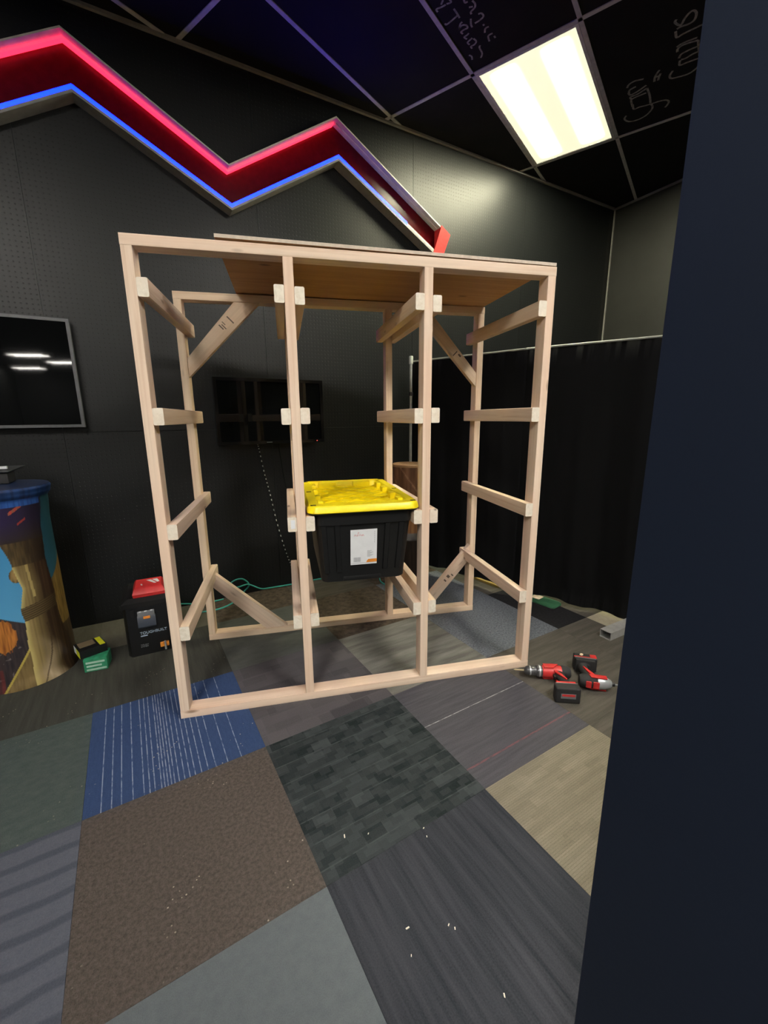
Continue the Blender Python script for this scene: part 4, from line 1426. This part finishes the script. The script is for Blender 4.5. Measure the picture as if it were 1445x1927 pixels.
QM = frame(((pa.x + pb.x) / 2, (pa.y + pb.y) / 2, 0.0), (d.x, d.y, 0), (0, 0, 1))
pk = empty('packet', QM, 'flat green plastic packet with a white patch on the black carpet tile', 'packet')
loops = []
for z, k in ((0.001, 0.90), (0.006, 1.0), (0.016, 0.97), (0.022, 0.80), (0.023, 0.5)):
    loops.append([(x * k + 0.006 * math.sin(9 * y + 40 * x), y * k, z + 0.002 * math.sin(60 * x + 30 * y) * (z > 0.01)) for x, y in rrect(0.125, 0.06, 0.02, 4)])
loft('sleeve', loops, plain('green_film', (0.035, 0.12, 0.06), 0.35, var=0.25, scale=14), QM, pk)
box('white_patch', -0.075, -0.01, -0.03, 0.035, 0.0235, 0.026, plain('pinkish_white_print', (0.66, 0.52, 0.42), 0.5, var=0.3, scale=30), QM, pk)

# ------------------------------------------------------------------ cordless tools, lying on their sides
def tool(kind, M, label):
    """local: x forward (chuck), z up through the motor body (battery at -z), y = sideways; M lays it on its side"""
    t = empty(kind, M, label, 'power tool', 'red cordless tools')
    AX = Matrix.Rotation(PI / 2, 4, 'Y')       # lathe z -> x
    hw = 0.030
    bodyM = M @ T(-0.075, 0, 0.0) @ AX
    drill = kind == 'cordless_drill'
    L = 0.125 if drill else 0.075
    lathe('motor_housing', [(0.020, 0.0), (0.028, 0.006), (0.0305, 0.02), (0.0305, L - 0.01), (0.027, L)], M_RED if drill else M_RUBBER, bodyM, t, 20)
    # rubber rear cap
    lathe('rear_cap', [(0.012, -0.012), (0.024, -0.010), (0.0315, 0.004), (0.032, 0.030), (0.0308, 0.034)], M_RUBBER, bodyM, t, 20)
    for x0, x1 in (((-0.045, -0.005), (0.003, 0.04)) if drill else ((-0.06, -0.035), (-0.028, 0.0))):
        box('top_panel', x0, x1, -0.017, 0.017, 0.026, 0.0335, M_RED, M, t, bevel=0.004)
    for yy in (-1, 1):
        prism('side_panel', [(-0.045, -0.012), (0.035, -0.012), (0.035, 0.016), (-0.035, 0.016)] if not drill else [(0.0, -0.016), (0.045, -0.016), (0.045, 0.018), (-0.03, 0.018)], 0.0, 0.004, M_RED, M @ frame((0, yy * 0.0295, 0), (1, 0, 0), (0, yy, 0)) @ Matrix.Diagonal((1, 1 if yy < 0 else -1, 1, 1)), t, bevel=0.0015)
    if drill:
        lathe('clutch_ring', [(0.0285, 0.0), (0.0285, 0.022), (0.026, 0.026)], M_DARKMETAL, M @ T(0.052, 0, 0) @ AX, t, 24)
        lathe('collar', [(0.0292, 0.0), (0.0292, 0.008)], M_SILVER, M @ T(0.060, 0, 0) @ AX, t, 24)
        ch = lathe('chuck', [(0.022, 0.0), (0.0235, 0.004), (0.0235, 0.026), (0.021, 0.030), (0.0225, 0.032), (0.0225, 0.044), (0.017, 0.054), (0.010, 0.060)], M_DARKMETAL, M @ T(0.078, 0, 0) @ AX, t, 20)
        lathe('chuck_ring', [(0.0238, 0.0), (0.0238, 0.006)], M_SILVER, M @ T(0.106, 0, 0) @ AX, ch, 20)
        lathe('drill_bit', [(0.0038, 0.0), (0.0038, 0.043), (0.0005, 0.052)], M_BRASS, M @ T(0.1375, 0, 0) @ AX, t, 8)
    else:
        lathe('nose_cone', [(0.0305, 0.0), (0.032, 0.012), (0.029, 0.034), (0.019, 0.060), (0.0145, 0.064)], M_SILVER, M @ T(-0.006, 0, 0) @ AX, t, 24)
        lathe('bit_holder', [(0.010, 0.0), (0.010, 0.012), (0.0085, 0.014)], M_BLACK, M @ T(0.058, 0, 0) @ AX, t, 14)
        lathe('driver_bit', [(0.0035, 0.0), (0.0035, 0.03)], M_SILVER, M @ T(0.072, 0, 0) @ AX, t, 6)
    # handle
    hx = -0.025 if drill else -0.035
    loops = []
    for z, cx, rx, ry in ((-0.022, hx, 0.026, 0.021), (-0.05, hx - 0.004, 0.022, 0.018), (-0.085, hx - 0.012, 0.020, 0.0175), (-0.115, hx - 0.014, 0.023, 0.019), (-0.125, hx - 0.006, 0.034, 0.024)):
        loops.append([(cx + rx * math.cos(2 * PI * k / 16), ry * math.sin(2 * PI * k / 16), z) for k in range(16)])
    loft('grip', loops, M_RUBBER, M, t)
    box('trigger', hx + 0.017, hx + 0.030, -0.008, 0.008, -0.055, -0.028, M_BLACK, M, t, bevel=0.004)
    for yy in (-1, 1):
        # red flash running from the body down the grip
        bmf = bmesh.new()
        pts = [(hx + 0.024, -0.012), (hx + 0.012, -0.018), (hx - 0.008, -0.055), (hx - 0.02, -0.09), (hx - 0.016, -0.092), (hx + 0.004, -0.060), (hx + 0.022, -0.032)]
        lo = [bmf.verts.new((x, yy * 0.0175, z)) for x, z in pts]
        hi = [bmf.verts.new((x, yy * 0.0235, z)) for x, z in pts]
        bmf.faces.new(lo)
        bmf.faces.new(hi[::-1])
        for i in range(len(pts)):
            j = (i + 1) % len(pts)
            bmf.faces.new((lo[i], lo[j], hi[j], hi[i]))
        finish(bmf, 'red_flash', M_RED, M, t)
    # battery shoe and battery
    bx = hx
    box('battery_shoe', bx - 0.045, bx + 0.045, -0.034, 0.034, -0.142, -0.124, M_RED if drill else M_RUBBER, M, t, bevel=0.005)
    bt = box('battery', bx - 0.052, bx + 0.058, -0.038, 0.038, -0.192, -0.1425, M_RUBBER, M, t, bevel=0.008, seg=3)
    box('battery_rail', bx - 0.048, bx + 0.052, -0.0385, 0.0385, -0.150, -0.145, M_GREY, M, bt, bevel=0.001)
    prism('battery_mark', [(bx - 0.030, -0.012), (bx + 0.036, -0.012), (bx + 0.036, 0.012), (bx - 0.030, 0.012)], -0.1935, -0.1918, M_GREY, M, bt)
    prism('battery_mark', [(bx - 0.026, 0.000), (bx + 0.032, 0.000), (bx + 0.032, 0.010), (bx - 0.026, 0.010)], -0.1945, -0.1934, M_RED, M, bt)
    if not drill:
        box('battery_stripe', bx - 0.052, bx + 0.056, 0.030, 0.0392, -0.158, -0.152, M_RED, M, bt, bevel=0.001)
        box('battery_stripe', bx + 0.026, bx + 0.056, -0.03, 0.0392, -0.185, -0.157, M_RED, M, bt, bevel=0.001)
    return t


def lay(x, y, fx, fy, z=0.0385):
    """origin of the tool body over (x, y), forward along (fx, fy) on the floor, local +y straight up"""
    X = Vector((fx, fy, 0)).normalized()
    Y = Vector((0, 0, 1))
    Z = X.cross(Y)
    return Matrix(((X.x, Y.x, Z.x, x), (X.y, Y.y, Z.y, y), (X.z, Y.z, Z.z, z), (0, 0, 0, 1)))


tool('cordless_drill', lay(1.760, -0.122, -0.93, 0.33, 0.0385), 'red and black cordless drill with chrome chuck lying beside the rack corner')
tool('impact_driver', lay(1.922, -0.252, 0.88, -0.47, 0.0385), 'red and black impact driver with grey metal nose by the navy wall')
bm = bmesh.new()
bmesh.ops.create_icosphere(bm, subdivisions=1, radius=0.011)
for v in bm.verts:
    v.co = Vector((v.co.x * 1.2, v.co.y * 0.8, v.co.z * 0.6)) * (0.8 + 0.4 * random.random())
tag(finish(bm, 'wood_chip', M_WOOD2, T(1.952, -0.085, 0.085)), 'pale wood crumb resting on the battery of the impact driver', 'wood chip')

# ------------------------------------------------------------------ wood crumbs on the carpet
CH = [((0.63, -0.699), 0.016, 'pale wood sliver on the black check carpet tile'), ((0.705, -0.708), 0.007, 'tiny crumb beside the sliver on the black check carpet tile'), ((0.882, -0.731), 0.007, 'tiny crumb at the seam of check and streaked tiles'), ((0.883, -0.76), 0.008, 'small crumb just inside the streaked carpet tile'), ((0.756, -0.981), 0.015, 'long pale splinter on the streaked carpet tile'), ((0.862, -0.999), 0.009, 'small splinter near the middle of the streaked carpet tile'), ((0.875, -1.01), 0.009, 'small splinter just right of the middle splinter on the streaked tile'), ((0.749, -1.038), 0.007, 'tiny crumb below the long splinter on the streaked tile'), ((0.935, -1.157), 0.012, 'stubby wood plug on the streaked tile near the bottom edge')]
for (x, y), s, lb in CH:
    bm = bmesh.new()
    s *= 0.62
    add_box(bm, -s / 2, s / 2, -s * 0.12 - 0.0005, s * 0.12 + 0.0005, 0, 0.002)
    for v in bm.verts:
        v.co.x += random.uniform(-0.1, 0.1) * s
    tag(finish(bm, 'wood_chip', M_END, T(x, y, 0.0005) @ Rz(random.uniform(0.2, 1.6))), lb, 'wood chip', 'wood crumbs on the carpet')
